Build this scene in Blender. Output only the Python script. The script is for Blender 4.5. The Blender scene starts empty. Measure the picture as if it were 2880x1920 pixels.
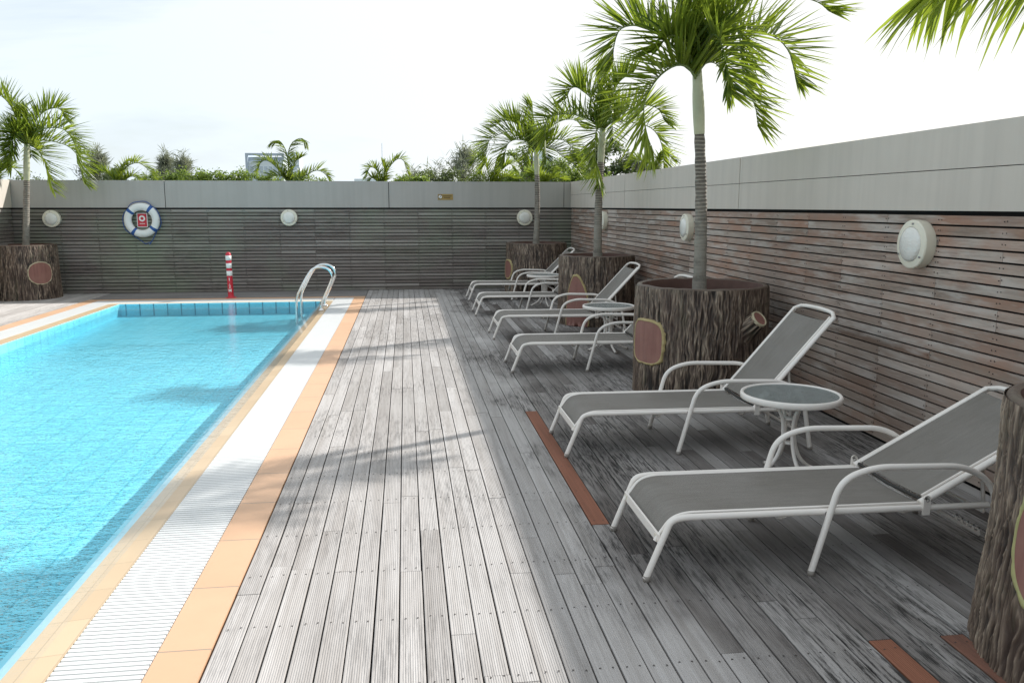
import bpy, math, random
from math import sin, cos, pi, radians as R, sqrt, atan2
from mathutils import Vector, noise
random.seed(7)
S = bpy.context.scene
COL = S.collection

# ------------------------------------------------------------------ helpers
class MB:
    def __init__(s): s.v=[]; s.f=[]; s.m=[]; s.r=[]; s.sm=[]; s.pa=[]
    def add(s, vs, fs, mat=0, rnd=0.5, smooth=False, pa=None):
        o=len(s.v); s.v+= [tuple(v) for v in vs]
        s.pa += (pa if pa is not None else [0.5]*len(vs))
        for f in fs: s.f.append(tuple(i+o for i in f)); s.m.append(mat); s.r.append(rnd); s.sm.append(smooth)
    def box(s, x0,x1,y0,y1,z0,z1, mat=0, rnd=0.5):
        s.add([(x0,y0,z0),(x1,y0,z0),(x1,y1,z0),(x0,y1,z0),(x0,y0,z1),(x1,y0,z1),(x1,y1,z1),(x0,y1,z1)],
              [(0,3,2,1),(4,5,6,7),(0,1,5,4),(1,2,6,5),(2,3,7,6),(3,0,4,7)],mat,rnd)
    def tube(s, pts, r, n=10, mat=0, rnd=.5, caps=True, flat=None, up=None):
        pts=[Vector(p) for p in pts]; N=len(pts); rr = r if isinstance(r,(list,tuple)) else [r]*N
        T=[(pts[min(i+1,N-1)]-pts[max(i-1,0)]).normalized() for i in range(N)]
        up=Vector(up) if up else (Vector((0,0,1)) if abs(T[0].z)<.9 else Vector((0,1,0)))
        A=T[0].cross(up).normalized(); vs=[]
        for i in range(N):
            A=(A-T[i]*A.dot(T[i])).normalized(); B=T[i].cross(A)
            for k in range(n):
                a=2*pi*k/n
                vs.append(pts[i]+A*(cos(a)*rr[i])+B*(sin(a)*rr[i]*(flat or 1)))
        fs=[(i*n+k,i*n+(k+1)%n,(i+1)*n+(k+1)%n,(i+1)*n+k) for i in range(N-1) for k in range(n)]
        s.add(vs,fs,mat,rnd,True)
        if caps:
            s.add(vs[:n],[tuple(range(n))[::-1]],mat,rnd); s.add(vs[-n:],[tuple(range(n))],mat,rnd)
    def lathe(s, prof, n=32, c=(0,0,0), axis='z', mat=0, rnd=.5, smooth=True):
        vs=[]
        for (r,h) in prof:
            for k in range(n):
                a=2*pi*k/n; p=(r*cos(a), r*sin(a), h)
                if axis=='y': p=(r*cos(a), h, r*sin(a))
                if axis=='x': p=(h, r*cos(a), r*sin(a))
                vs.append((p[0]+c[0],p[1]+c[1],p[2]+c[2]))
        M=len(prof)
        s.add(vs,[(i*n+k,i*n+(k+1)%n,(i+1)*n+(k+1)%n,(i+1)*n+k) for i in range(M-1) for k in range(n)],mat,rnd,smooth)
    def build(s, name, mats, parent=None, loc=(0,0,0), rz=0):
        me=bpy.data.meshes.new(name); me.from_pydata(s.v,[],s.f)
        if not isinstance(mats,(list,tuple)): mats=[mats]
        for m in mats: me.materials.append(m)
        me.polygons.foreach_set('material_index', s.m)
        me.polygons.foreach_set('use_smooth', s.sm)
        a=me.attributes.new('rnd','FLOAT','FACE'); a.data.foreach_set('value', s.r)
        b=me.attributes.new('pa','FLOAT','POINT'); b.data.foreach_set('value', s.pa)
        me.update()
        o=bpy.data.objects.new(name,me); COL.objects.link(o)
        o.location=loc; o.rotation_euler=(0,0,rz)
        if parent: o.parent=parent
        return o

def tag(o,label=None,cat=None,group=None,kind=None):
    if label: o['label']=label
    if cat: o['category']=cat
    if group: o['group']=group
    if kind: o['kind']=kind
    return o
def thing(name,loc,label,cat,group=None,rz=0):
    o=bpy.data.objects.new(name,None); COL.objects.link(o); o.location=loc; o.rotation_euler=(0,0,rz)
    o.empty_display_size=.1
    return tag(o,label,cat,group)
def dup(root,loc,label,skip=()):
    r=root.copy(); COL.objects.link(r); r.location=loc; r['label']=label
    for ch in list(root.children):
        c=ch.copy(); COL.objects.link(c); c.parent=r
        for g in list(ch.children):
            d=g.copy(); COL.objects.link(d); d.parent=c
    return r
def fillet(pts, rad, n=6):
    P=[Vector(p) for p in pts]; out=[P[0]]
    for i in range(1,len(P)-1):
        r = rad[i-1] if isinstance(rad,(list,tuple)) else rad
        a=(P[i-1]-P[i]); b=(P[i+1]-P[i]); r=min(r,a.length*.49,b.length*.49)
        a=P[i]+a.normalized()*r; b=P[i]+b.normalized()*r
        for k in range(n+1):
            t=k/n; out.append(a*(1-t)**2+P[i]*2*t*(1-t)+b*t*t)
    out.append(P[-1]); return out
def crv(pts,n):
    P=[Vector(p) for p in pts]; P=[P[0]*2-P[1]]+P+[P[-1]*2-P[-2]]; out=[]
    m=len(P)-3
    for i in range(n+1):
        u=i/n*m; k=min(int(u),m-1); t=u-k
        a,b,c,d=P[k:k+4]
        out.append(.5*((2*b)+(c-a)*t+(2*a-5*b+4*c-d)*t*t+(-a+3*b-3*c+d)*t**3))
    return out
def fbm(x,y,z,o=3):
    s=0;a=1;f=1
    for _ in range(o): s+=a*noise.noise((x*f,y*f,z*f)); a*=.5; f*=2.03
    return s

# ------------------------------------------------------------------ materials
def newmat(name):
    m=bpy.data.materials.new(name); m.use_nodes=True; nt=m.node_tree
    return m,nt,nt.nodes['Principled BSDF']
class N:
    def __init__(s,nt): s.nt=nt
    def n(s,t,**k):
        x=s.nt.nodes.new(t)
        for a,b in k.items(): setattr(x,a,b)
        return x
    def l(s,a,b): s.nt.links.new(a,b)
    def val(s,sock,v):
        if isinstance(v,(int,float,tuple,list)):
            sock.default_value = v
        else: s.l(v,sock)
    def math(s,op,a,b=0.0,c=None,clamp=False):
        x=s.n('ShaderNodeMath',operation=op,use_clamp=clamp); s.val(x.inputs[0],a); s.val(x.inputs[1],b)
        if c is not None: s.val(x.inputs[2],c)
        return x.outputs[0]
    def mix(s,f,a,b,blend='MIX'):
        x=s.n('ShaderNodeMix',data_type='RGBA',blend_type=blend); s.val(x.inputs[0],f)
        s.val(x.inputs[6],a if not isinstance(a,tuple) else (*a,1)[:4]); s.val(x.inputs[7],b if not isinstance(b,tuple) else (*b,1)[:4])
        return x.outputs[2]
    def coord(s,scale=(1,1,1),offs=None,kind='Object'):
        t=s.n('ShaderNodeTexCoord'); m=s.n('ShaderNodeVectorMath',operation='MULTIPLY'); s.l(t.outputs[kind],m.inputs[0]); m.inputs[1].default_value=scale
        o=m.outputs[0]
        if offs is not None:
            a=s.n('ShaderNodeVectorMath',operation='ADD'); s.l(o,a.inputs[0]); s.l(offs,a.inputs[1]); o=a.outputs[0]
        return o
    def noise(s,vec,scale=1,detail=4,rough=.55,dist=0):
        x=s.n('ShaderNodeTexNoise'); s.l(vec,x.inputs['Vector']); x.inputs['Scale'].default_value=scale
        x.inputs['Detail'].default_value=detail; x.inputs['Roughness'].default_value=rough; x.inputs['Distortion'].default_value=dist
        return x.outputs['Fac']
    def ramp(s,f,stops):
        x=s.n('ShaderNodeValToRGB'); s.val(x.inputs[0],f); e=x.color_ramp.elements
        while len(e)<len(stops): e.new(.5)
        for i,(p,c) in enumerate(stops):
            e[i].position=p; e[i].color=(c,c,c,1) if isinstance(c,(int,float)) else (*c,1)
        return x.outputs[0]
    def attr(s,name): return s.n('ShaderNodeAttribute',attribute_name=name).outputs['Fac']
    def bump(s,h,strength=.3,dist=.01,bsdf=None):
        x=s.n('ShaderNodeBump'); s.l(h,x.inputs['Height']); x.inputs['Strength'].default_value=strength; x.inputs['Distance'].default_value=dist
        if bsdf: s.l(x.outputs[0],bsdf.inputs['Normal'])
        return x.outputs[0]
    def comb(s,x=0.,y=0.,z=0.):
        c=s.n('ShaderNodeCombineXYZ'); s.val(c.inputs[0],x); s.val(c.inputs[1],y); s.val(c.inputs[2],z); return c.outputs[0]
    def sep(s,kind='Object'):
        t=s.n('ShaderNodeTexCoord'); c=s.n('ShaderNodeSeparateXYZ'); s.l(t.outputs[kind],c.inputs[0]); return c.outputs

def simple(name,col,rough=.5,metal=0,var=.12,scale=6,bumps=0,spec=.5):
    m,nt,b=newmat(name); q=N(nt)
    f=q.noise(q.coord(),scale,5)
    c=q.mix(f,tuple(x*(1-var) for x in col),tuple(min(1,x*(1+var)) for x in col))
    nt.links.new(c,b.inputs['Base Color']); b.inputs['Roughness'].default_value=rough; b.inputs['Metallic'].default_value=metal
    b.inputs['Specular IOR Level'].default_value=spec
    if bumps: q.bump(f,bumps,.01,b)
    return m

def wood(name, grain_axis, tones, mould=.35, mould_and_shade=0., green=0., red=0.):
    m,nt,b=newmat(name); q=N(nt)
    rnd=q.attr('rnd'); off=q.comb(q.math('MULTIPLY',rnd,37.),q.math('MULTIPLY',rnd,91.),q.math('MULTIPLY',rnd,13.))
    lo,hi=1.6,70.
    sc={'x':(lo,hi,hi),'y':(hi,lo,hi)}[grain_axis]
    g=q.noise(q.coord(sc,off),1,7,.65)
    sc2={'x':(.7,14,14),'y':(14,.7,14)}[grain_axis]
    g2=q.noise(q.coord(sc2,off),1,5,.6)
    base=q.ramp(rnd,[(i/(len(tones)-1),t) for i,t in enumerate(tones)])
    c=q.mix(q.math('MULTIPLY',q.ramp(g,[(.3,0),(.7,1)]),.55),base,(.62,.6,.58),'MULTIPLY')
    c=q.mix(q.math('MULTIPLY',q.ramp(g2,[(.42,0),(.66,1)]),.5),c,(.64,.61,.58),'MULTIPLY')
    big=q.noise(q.coord((.9,.5,.9) if grain_axis=='y' else (.5,.9,.9)),1.3,4,.6)
    sp=q.noise(q.coord({'x':(5,70,70),'y':(70,5,70)}[grain_axis],off),1,6,.75)
    mk=q.math('MULTIPLY',q.ramp(big,[(.4,0),(.62,1)]),q.ramp(sp,[(.46,0),(.6,1)]))
    amt=mould
    if mould_and_shade:
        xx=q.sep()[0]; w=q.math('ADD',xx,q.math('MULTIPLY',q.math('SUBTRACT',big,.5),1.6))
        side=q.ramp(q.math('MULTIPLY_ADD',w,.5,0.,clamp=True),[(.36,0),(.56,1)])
        # mould and grime by the wall, with the shaded strip's darkness painted in too
        film=q.math('MULTIPLY',side,q.ramp(q.noise(q.coord((3.2,.55,3) if grain_axis=='y' else (1,4,3),off),1,5,.6),[(.36,.5),(.6,1)]))  # film mask carries both the grime and the painted shade by the wall
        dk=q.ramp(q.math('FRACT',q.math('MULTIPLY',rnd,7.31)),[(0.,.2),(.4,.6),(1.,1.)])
        c=q.mix(q.math('MULTIPLY',q.math('MULTIPLY',film,dk),mould_and_shade),c,(.15,.12,.105),'MULTIPLY')
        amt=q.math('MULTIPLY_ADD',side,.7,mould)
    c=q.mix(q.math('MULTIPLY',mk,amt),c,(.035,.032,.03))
    if red:
        rn=q.noise(q.coord((1.1,1.1,2.2),off),1.4,4,.6)
        rn2=q.noise(q.coord((.35,.35,.8)),1.3,3,.5)
        rf=q.math('MULTIPLY',q.ramp(rn,[(.42,0),(.62,1)]),q.ramp(rn2,[(.38,0.1),(.6,1)]))
        c=q.mix(q.math('MULTIPLY',rf,red),c,(.38,.185,.115))
        wn=q.noise(q.coord((1.5,1.5,9.),off),1,4,.65)
        c=q.mix(q.math('MULTIPLY',q.ramp(wn,[(.5,0),(.7,1)]),.7),c,(.56,.52,.48))
    if green:
        gn=q.noise(q.coord((.55,.55,.7)),1,4,.6)
        c=q.mix(q.math('MULTIPLY',q.ramp(gn,[(.45,0),(.68,1)]),green),c,(.24,.31,.21))
    nt.links.new(c,b.inputs['Base Color']); b.inputs['Roughness'].default_value=.75; b.inputs['Specular IOR Level'].default_value=.3
    q.bump(g,.35,.004,b)
    return m

M={}
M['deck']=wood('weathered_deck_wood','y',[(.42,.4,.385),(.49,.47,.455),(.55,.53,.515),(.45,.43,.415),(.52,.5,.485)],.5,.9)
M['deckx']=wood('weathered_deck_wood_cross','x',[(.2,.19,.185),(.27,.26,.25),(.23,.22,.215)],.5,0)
M['newplank']=wood('reddish_hardwood','y',[(.25,.1,.06),(.3,.125,.075)],.12)
M['newplank2']=wood('aged_reddish_hardwood','y',[(.2,.1,.075),(.24,.115,.08)],.35)
M['slat_back']=wood('grey_slat_wood','x',[(.22,.19,.175),(.3,.27,.25),(.235,.205,.19),(.38,.35,.325),(.21,.18,.165)],.6,0,green=.55)
M['slat_right']=wood('reddish_slat_wood','y',[(.33,.25,.2),(.47,.39,.335),(.35,.265,.22),(.57,.49,.43),(.25,.18,.14)],.4,0,red=.6)
M['dark']=simple('dark_backing',(.012,.012,.013),.9)
M['screw']=simple('rusty_screw',(.03,.022,.02),.6)
M['slab']=simple('dark_concrete',(.03,.03,.03),.95)

def coping_mat(name,col):
    m,nt,b=newmat(name); q=N(nt)
    st=q.noise(q.coord((9,9,.35)),1,5,.6); sp=q.noise(q.coord(),1.7,4,.6); fine=q.noise(q.coord((160,160,160)),1,2)
    c=q.mix(q.math('MULTIPLY',q.ramp(st,[(.42,0),(.72,1)]),.35),col,tuple(x*.72 for x in col))
    c=q.mix(q.math('MULTIPLY',q.ramp(sp,[(.4,0),(.7,1)]),.3),c,tuple(x*.8 for x in col))
    nt.links.new(c,b.inputs['Base Color']); b.inputs['Roughness'].default_value=.55; q.bump(fine,.08,.002,b)
    return m
M['coping']=coping_mat('coated_coping_panel',(.41,.395,.37)); M['coping2']=coping_mat('warm_skylit_coping_panel',(.6,.545,.48))  # side-wall panels made lighter: stronger skylight put into their warm colour
M['paint']=simple('white_powder_coated_metal',(.8,.75,.7),.38,var=.08,scale=3)
M['paint_worn']=simple('grimy_white_cap',(.33,.3,.27),.6)
M['chrome']=simple('polished_steel',(.75,.75,.74),.12,1,var=.04)
M['steel']=simple('grey_screw_steel',(.3,.3,.3),.35,1)
M['cream']=simple('cream_lamp_housing',(.74,.7,.58),.4,var=.05)
M['red']=simple('red_plastic',(.55,.02,.04),.4,var=.06)
M['white']=simple('white_plastic',(.8,.8,.77),.4,var=.04)
M['white2']=simple('white_vinyl_ring',(.74,.76,.74),.45,var=.08,scale=12)
M['blue']=simple('blue_webbing',(.02,.09,.3),.6)
M['rope']=simple('blue_rope',(.04,.1,.3),.8,scale=60,var=.4)
M['brass']=simple('brass_plate',(.36,.25,.09),.4,.6,var=.15,scale=30)
M['inkdark']=simple('engraved_dark',(.08,.05,.02),.6)
M['black']=simple('black_housing',(.02,.018,.018),.45,var=.3,scale=20)
M['soil']=simple('potting_soil',(.05,.035,.025),.95,var=.5,scale=40,bumps=.6)
M['potin']=simple('red_brown_pot_lining',(.1,.052,.04),.75,var=.35,scale=9,bumps=.3)
M['cutface']=None

def lens():
    m,nt,b=newmat('prismatic_lens'); q=N(nt)
    v=q.n('ShaderNodeTexVoronoi'); q.l(q.coord(),v.inputs['Vector']); v.inputs['Scale'].default_value=90
    f=q.noise(q.coord(),9,3)
    nt.links.new(q.mix(f,(.66,.65,.6),(.85,.83,.78)),b.inputs['Base Color']); b.inputs['Roughness'].default_value=.18
    b.inputs['Coat Weight'].default_value=.6
    q.bump(v.outputs['Distance'],.5,.004,b); return m
M['lens']=lens()

def bark():
    m,nt,b=newmat('moulded_bark'); q=N(nt)
    pa=q.attr('pa'); big=q.noise(q.coord((3,3,1.3)),1.5,5,.6); fi=q.noise(q.coord((60,60,9)),1,5,.7)
    c=q.ramp(q.math('MULTIPLY_ADD',q.math('SUBTRACT',fi,.5),.35,pa),[(.2,(.016,.013,.011)),(.42,(.07,.052,.041)),(.62,(.175,.132,.1)),(.82,(.42,.34,.26))])
    c=q.mix(q.math('MULTIPLY',q.ramp(big,[(.42,0),(.62,1)]),.4),c,(.1,.062,.048))
    gr=q.noise(q.coord((7,7,3)),1,4,.6)
    c=q.mix(q.math('MULTIPLY',q.ramp(gr,[(.55,0),(.72,1)]),.3),c,(.1,.11,.06))
    nt.links.new(c,b.inputs['Base Color']); b.inputs['Roughness'].default_value=.5; b.inputs['Specular IOR Level'].default_value=.35
    q.bump(fi,.5,.006,b); return m
M['bark']=bark()
def cutface():
    m,nt,b=newmat('painted_cut_wood'); q=N(nt)
    g=q.noise(q.coord((26,26,1.6)),1,5,.65); k=q.noise(q.coord(),3.2,4)
    c=q.mix(q.ramp(g,[(.35,0),(.7,1)]),(.27,.125,.1),(.2,.085,.07)); c=q.mix(q.ramp(k,[(.45,0),(.7,.5)]),c,(.33,.18,.14))
    nt.links.new(c,b.inputs['Base Color']); b.inputs['Roughness'].default_value=.6; q.bump(g,.25,.004,b); return m
M['cutface']=cutface()
M['cutrim']=simple('yellow_sapwood_paint',(.4,.32,.15),.65,var=.35,scale=22,bumps=.4)
M['cutrimpale']=simple('pale_sapwood_paint',(.5,.44,.3),.65,var=.25,scale=22,bumps=.4)
M['cutrimgreen']=simple('green_yellow_sapwood_paint',(.38,.36,.16),.65,var=.35,scale=22,bumps=.4)

def sling():
    m,nt,b=newmat('woven_sling_mesh'); q=N(nt)
    x=q.coord((1,1,1)); s=q.n('ShaderNodeSeparateXYZ'); q.l(x,s.inputs[0])
    wx=q.math('SINE',q.math('MULTIPLY',s.outputs[0],1150.)); wy=q.math('SINE',q.math('MULTIPLY',s.outputs[1],1500.))
    w=q.math('MULTIPLY',wx,wy); w01=q.math('MULTIPLY_ADD',w,.5,.5)
    st=q.noise(q.coord((6,50,6)),1,4,.7); lg=q.noise(q.coord(),2.4,4,.6)
    c=q.mix(w01,(.1,.094,.086),(.36,.335,.305)); c=q.mix(q.math('MULTIPLY',q.ramp(st,[(.35,0),(.7,1)]),.45),c,(.7,.69,.67),'MULTIPLY')
    c=q.mix(q.math('MULTIPLY',q.ramp(lg,[(.42,0),(.68,1)]),.35),c,(.6,.57,.52),'MULTIPLY')
    nt.links.new(c,b.inputs['Base Color']); b.inputs['Roughness'].default_value=.7; b.inputs['Specular IOR Level'].default_value=.25
    q.bump(w,.3,.001,b); return m
M['sling']=sling()
M['slingedge']=simple('dark_sling_hem',(.035,.033,.03),.8)
def glass_top():
    m,nt,b=newmat('patterned_glass'); q=N(nt)
    v=q.noise(q.coord(),26,4,.65,3.); r=q.noise(q.coord(),7,4)
    b.inputs['Base Color'].default_value=(.45,.52,.52,1); b.inputs['Roughness'].default_value=.08
    b.inputs['Transmission Weight'].default_value=0
    nt.links.new(q.mix(r,(.14,.17,.17),(.34,.38,.37)),b.inputs['Base Color'])
    bp=q.bump(v,.8,.012,b)
    tr=q.n('ShaderNodeBsdfTransparent'); tr.inputs[0].default_value=(.62,.68,.68,1)
    mx=q.n('ShaderNodeMixShader'); mx.inputs[0].default_value=.55
    q.l(tr.outputs[0],mx.inputs[1]); q.l(b.outputs[0],mx.inputs[2])
    q.l(mx.outputs[0],nt.nodes['Material Output'].inputs[0]); return m
M['glass']=glass_top()

def leafmat(name,dark,light,trans=.45):
    m,nt,b=newmat(name); q=N(nt)
    rnd=q.attr('rnd'); f=q.noise(q.coord(),2.2,3)
    c=q.mix(q.math('MULTIPLY_ADD',q.math('SUBTRACT',f,.5),.6,rnd,clamp=True),dark,light)
    nt.links.new(c,b.inputs['Base Color']); b.inputs['Roughness'].default_value=.38; b.inputs['Specular IOR Level'].default_value=.45
    t=q.n('ShaderNodeBsdfTranslucent'); q.l(q.mix(.5,c,(light[0]*1.5,light[1]*1.5,light[2]*.9)),t.inputs[0])
    mx=q.n('ShaderNodeMixShader'); mx.inputs[0].default_value=trans
    q.l(b.outputs[0],mx.inputs[1]); q.l(t.outputs[0],mx.inputs[2]); q.l(mx.outputs[0],nt.nodes['Material Output'].inputs[0])
    return m
M['leaf']=leafmat('palm_leaf',(.024,.08,.018),(.29,.36,.045),.5)
M['bush']=leafmat('bush_leaf',(.07,.13,.03),(.26,.34,.08),.5)
M['bushdark']=leafmat('dark_tree_leaf',(.045,.075,.03),(.16,.2,.08),.4)
M['casu']=leafmat('feathery_needles',(.15,.17,.14),(.28,.3,.24),.4)  # grey-green needles, paled for the haze of distance
M['stem']=simple('tree_stem',(.11,.09,.07),.85,var=.3,scale=8)
M['rachis']=simple('green_leaf_stalk',(.2,.26,.09),.45,var=.2)
def trunkmat():
    m,nt,b=newmat('ringed_palm_trunk'); q=N(nt); s=q.sep()
    w=q.math('SINE',q.math('ADD',q.math('MULTIPLY',s[2],2*pi/.032),q.math('MULTIPLY',q.noise(q.coord((6,6,14)),1,3),5.)))
    lower=q.noise(q.coord((14,14,30)),1,5,.7); zf=q.ramp(q.math('MULTIPLY_ADD',q.math('SUBTRACT',q.noise(q.coord((3,3,3)),1,3),.5),.8,s[2]),[(.0,1),(1.,1)])
    zr=q.math('SUBTRACT',1.,q.math('MULTIPLY_ADD',s[2],1.6,-1.9,clamp=True))
    c=q.mix(q.ramp(w,[(.0,0),(.75,1)]),(.11,.09,.075),(.33,.29,.24))
    c=q.mix(q.math('MULTIPLY_ADD',zr,.75,q.ramp(lower,[(.4,0),(.65,.45)]),clamp=True),c,(.27,.25,.21))
    c=q.mix(q.ramp(q.noise(q.coord((9,9,16)),1,4,.6),[(.5,0),(.68,.6)]),c,(.1,.09,.075))
    nt.links.new(c,b.inputs['Base Color']); b.inputs['Roughness'].default_value=.8; q.bump(q.math('MULTIPLY',w,q.math('SUBTRACT',1.05,zr)),.3,.01,b); return m
M['trunk']=trunkmat()
M['shaft']=simple('smooth_crownshaft',(.5,.5,.34),.45,var=.3,scale=7)

# tiles
def tilemat(name,cols,px,py,gw=.006,grout=(.25,.22,.18),axis='xy',ox=0.,oy=0.,rough=.5,dist=0.,wet=False):
    m,nt,b=newmat(name); q=N(nt); s=q.sep(); ia={'x':0,'y':1,'z':2}
    u,v=s[ia[axis[0]]],s[ia[axis[1]]]
    if dist:
        dn=q.noise(q.coord((4,9,5)),1,3); dn=q.math('MULTIPLY',q.math('SUBTRACT',dn,.5),dist); u=q.math('ADD',u,dn); v=q.math('ADD',v,dn)
    def line(t,p,o):
        if not p: return None
        fr=q.math('FRACT',q.math('DIVIDE',q.math('SUBTRACT',t,o),p)); d=q.math('MINIMUM',fr,q.math('SUBTRACT',1.,fr))
        return q.math('LESS_THAN',d,gw/p/2)
    L=[x for x in (line(u,px,ox),line(v,py,oy)) if x is not None]
    g=L[0] if len(L)==1 else q.math('MAXIMUM',L[0],L[1])
    cell=q.n('ShaderNodeTexWhiteNoise'); q.l(q.comb(q.math('FLOOR',q.math('DIVIDE',q.math('SUBTRACT',u,ox),px or 50)),q.math('FLOOR',q.math('DIVIDE',q.math('SUBTRACT',v,oy),py or 50)),0.),cell.inputs['Vector'])
    f=q.noise(q.coord(),3.3,5,.6); fi=q.noise(q.coord(),140,2)
    c=q.mix(cell.outputs['Value'],cols[0],cols[1]); c=q.mix(q.math('MULTIPLY',q.ramp(f,[(.4,0),(.75,1)]),.3),c,tuple(x*.78 for x in cols[0]))
    c=q.mix(q.math('MULTIPLY',g,.85),c,grout)
    nt.links.new(c,b.inputs['Base Color']); b.inputs['Roughness'].default_value=rough
    h=q.math('SUBTRACT',q.math('MULTIPLY',fi,.15),g); q.bump(h,.4,.002,b); return m
M['orange_y']=tilemat('orange_tile_long',[(.62,.385,.235),(.66,.42,.265)],0,.51,oy=.36,gw=.007)
M['orange_x']=tilemat('orange_tile_cross',[(.62,.38,.23),(.66,.41,.26)],.51,0,gw=.007)
M['yellow_y']=tilemat('yellow_edge_tile_long',[(.6,.44,.27),(.66,.5,.32)],.105,.265,gw=.004,oy=.295,ox=-1.47,rough=.3,grout=(.45,.33,.2))
M['sunlit_yellow_x']=tilemat('sunlit_yellow_edge_tile_cross',[(.78,.7,.56),(.82,.75,.62)],.265,.1,gw=.004,rough=.3)  # far tiles paled: the glare of strong sun is put into their colour
M['grate']=simple('white_grate_plastic',(.72,.73,.72),.45,var=.05)
M['channel']=simple('gutter_channel',(.5,.5,.53),.6)
M['nosing']=simple('pale_blue_nosing',(.5,.72,.8),.3,var=.08)
CY1,CY2=(.3,.79,.93),(.36,.85,.97)
M['floor_tile']=tilemat('pool_floor_tile',[CY1,CY2],.25,.25,gw=.013,grout=(.15,.6,.74),dist=.05,rough=.4)
M['wall_x']=tilemat('pool_wall_tile_far',[CY1,CY2],.22,0,gw=.02,grout=(.02,.2,.3),rough=.4,axis='xz')
M['wall_y']=tilemat('pool_wall_tile_side',[CY1,CY2],0,.22,gw=.012,grout=(.08,.4,.48),rough=.4)

def water(name='pool_water',k=(.13,.028,.01),bd=.08):
    m,nt,b=newmat(name); q=N(nt)
    n1=q.noise(q.coord((3.2,4.6,1)),1,3,.5,.3); n2=q.noise(q.coord((11,16,1)),1,3,.55,.4); n3=q.noise(q.coord((36,60,1)),1,2,.5)
    calm=q.noise(q.coord((.5,.35,1)),1,2)
    yy=q.sep()[1]
    # breeze ruffles the near half, the far end lies calmer
    rip=q.math('MULTIPLY_ADD',q.ramp(q.math('MULTIPLY',q.math('MULTIPLY_ADD',q.math('SUBTRACT',calm,.5),3.,yy),.0625),[(.42,1),(.66,.12)]),1.,0.)
    h=q.math('ADD',q.math('MULTIPLY',n1,.35),q.math('ADD',q.math('MULTIPLY',n2,.5),q.math('MULTIPLY',n3,.22)))
    h=q.math('MULTIPLY',h,rip)
    bp=q.bump(h,1.,bd)
    gl=q.n('ShaderNodeBsdfGlossy'); gl.inputs['Roughness'].default_value=.02; gl.inputs[0].default_value=(1,1,1,1); q.l(bp,gl.inputs['Normal'])
    tr=q.n('ShaderNodeBsdfTransparent')
    ge=q.n('ShaderNodeNewGeometry'); dt=q.n('ShaderNodeVectorMath',operation='DOT_PRODUCT'); q.l(ge.outputs['Incoming'],dt.inputs[0]); q.l(bp,dt.inputs[1])
    fr=q.math('MULTIPLY_ADD',q.math('POWER',q.math('SUBTRACT',1.,q.math('ABSOLUTE',dt.outputs['Value']),clamp=True),5.),.98,.02,clamp=True)
    mx=q.n('ShaderNodeMixShader'); q.l(fr,mx.inputs[0])
    # light is absorbed along its slanting path through the water
    ac=q.math('MAXIMUM',q.math('ABSOLUTE',dt.outputs['Value']),.3); cc=q.n('ShaderNodeCombineColor')
    for i in range(3): q.l(q.math('POWER',2.718,q.math('DIVIDE',-k[i],ac)),cc.inputs[i])
    q.l(cc.outputs[0],tr.inputs[0]); q.l(tr.outputs[0],mx.inputs[1]); q.l(gl.outputs[0],mx.inputs[2])
    q.l(mx.outputs[0],nt.nodes['Material Output'].inputs[0]); return m
M['water']=water(); M['film']=water('water_film',(.01,.004,.002),.009)
M['ground']=simple('ground_green',(.08,.1,.05),.95,var=.5,scale=.1)

# ------------------------------------------------------------------ setting
XR=3.24; YB=16.1; XL=-7.05; YN=-4.0
PXR,PXL,PYF,PYN=-1.47,-4.72,14.25,-2.6      # pool water rectangle
g=MB(); g.add([(-3000,-3000,0),(3000,-3000,0),(3000,3000,0),(-3000,3000,0)],[(0,1,2,3)])
tag(g.build('ground',M['ground'],loc=(0,0,-6)),kind='structure')

def board(mb, a0,a1, c, w, axis, rnd, mat=0, z=0., ng=9):
    """one grooved decking board running from a0 to a1 along axis, centred on c across"""
    h=w/2; mar=.007; pitch=(w-2*mar)/ng; prof=[(-h,-.022),(-h,-.002),(-h+.002,0)]
    for k in range(ng):
        x=-h+mar+k*pitch
        prof+=[(x+pitch*.22,0),(x+pitch*.36,-.0014),(x+pitch*.64,-.0014),(x+pitch*.78,0)]
    prof+=[(h-.002,0),(h,-.002),(h,-.022)]
    n=len(prof); vs=[]
    for a in (a0,a1):
        for (p,q) in prof: vs.append((c+p,a,z+q) if axis=='y' else (a,c+p,z+q))
    fs=[(i,i+1,n+i+1,n+i) for i in range(n-1)] if axis=='x' else [(i+1,i,n+i,n+i+1) for i in range(n-1)]
    fs+= [tuple(range(n)),tuple(range(2*n-1,n-1,-1))]
    mb.add(vs,fs,mat,rnd)
P=.0965
def run(mb,start,end,c,axis,skip=[]):
    a=start-random.uniform(0,1.5); cuts=[start]
    while True:
        a+=random.choice([.9,1.4,1.9,2.4,2.9])+random.uniform(-.1,.1)
        if a>=end-.3: break
        if a>start+.2 and all(not(s[0]-.25<a<s[1]+.25) for s in skip): cuts.append(a)
    for s in skip: cuts+= [s[0],s[1]]
    cuts=sorted(set(cuts+[end]))
    for i in range(len(cuts)-1):
        m=(cuts[i]+cuts[i+1])/2
        if any(s[0]<m<s[1] for s in skip): continue
        board(mb,cuts[i]+.002,cuts[i+1]-.002,c+random.uniform(-.001,.001),P-.006+random.uniform(-.0012,.0008),axis,random.random(),z=random.uniform(-.0012,.0012))
new={17:(3.9,6.27),25:(.6,2.66),28:(.9,2.66)}
mb=MB(); X0=-.731
for k in range(41):
    c=X0+(k+.5)*P
    run(mb,YN,YB,c,'y',[new[k]] if k in new else [])
for k in range(17):
    c=-5.46-(k+.5)*P
    if c>XL: run(mb,YN,YB,c,'y')
deck=mb.build('pool_deck',M['deck']); tag(deck,kind='structure')
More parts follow.
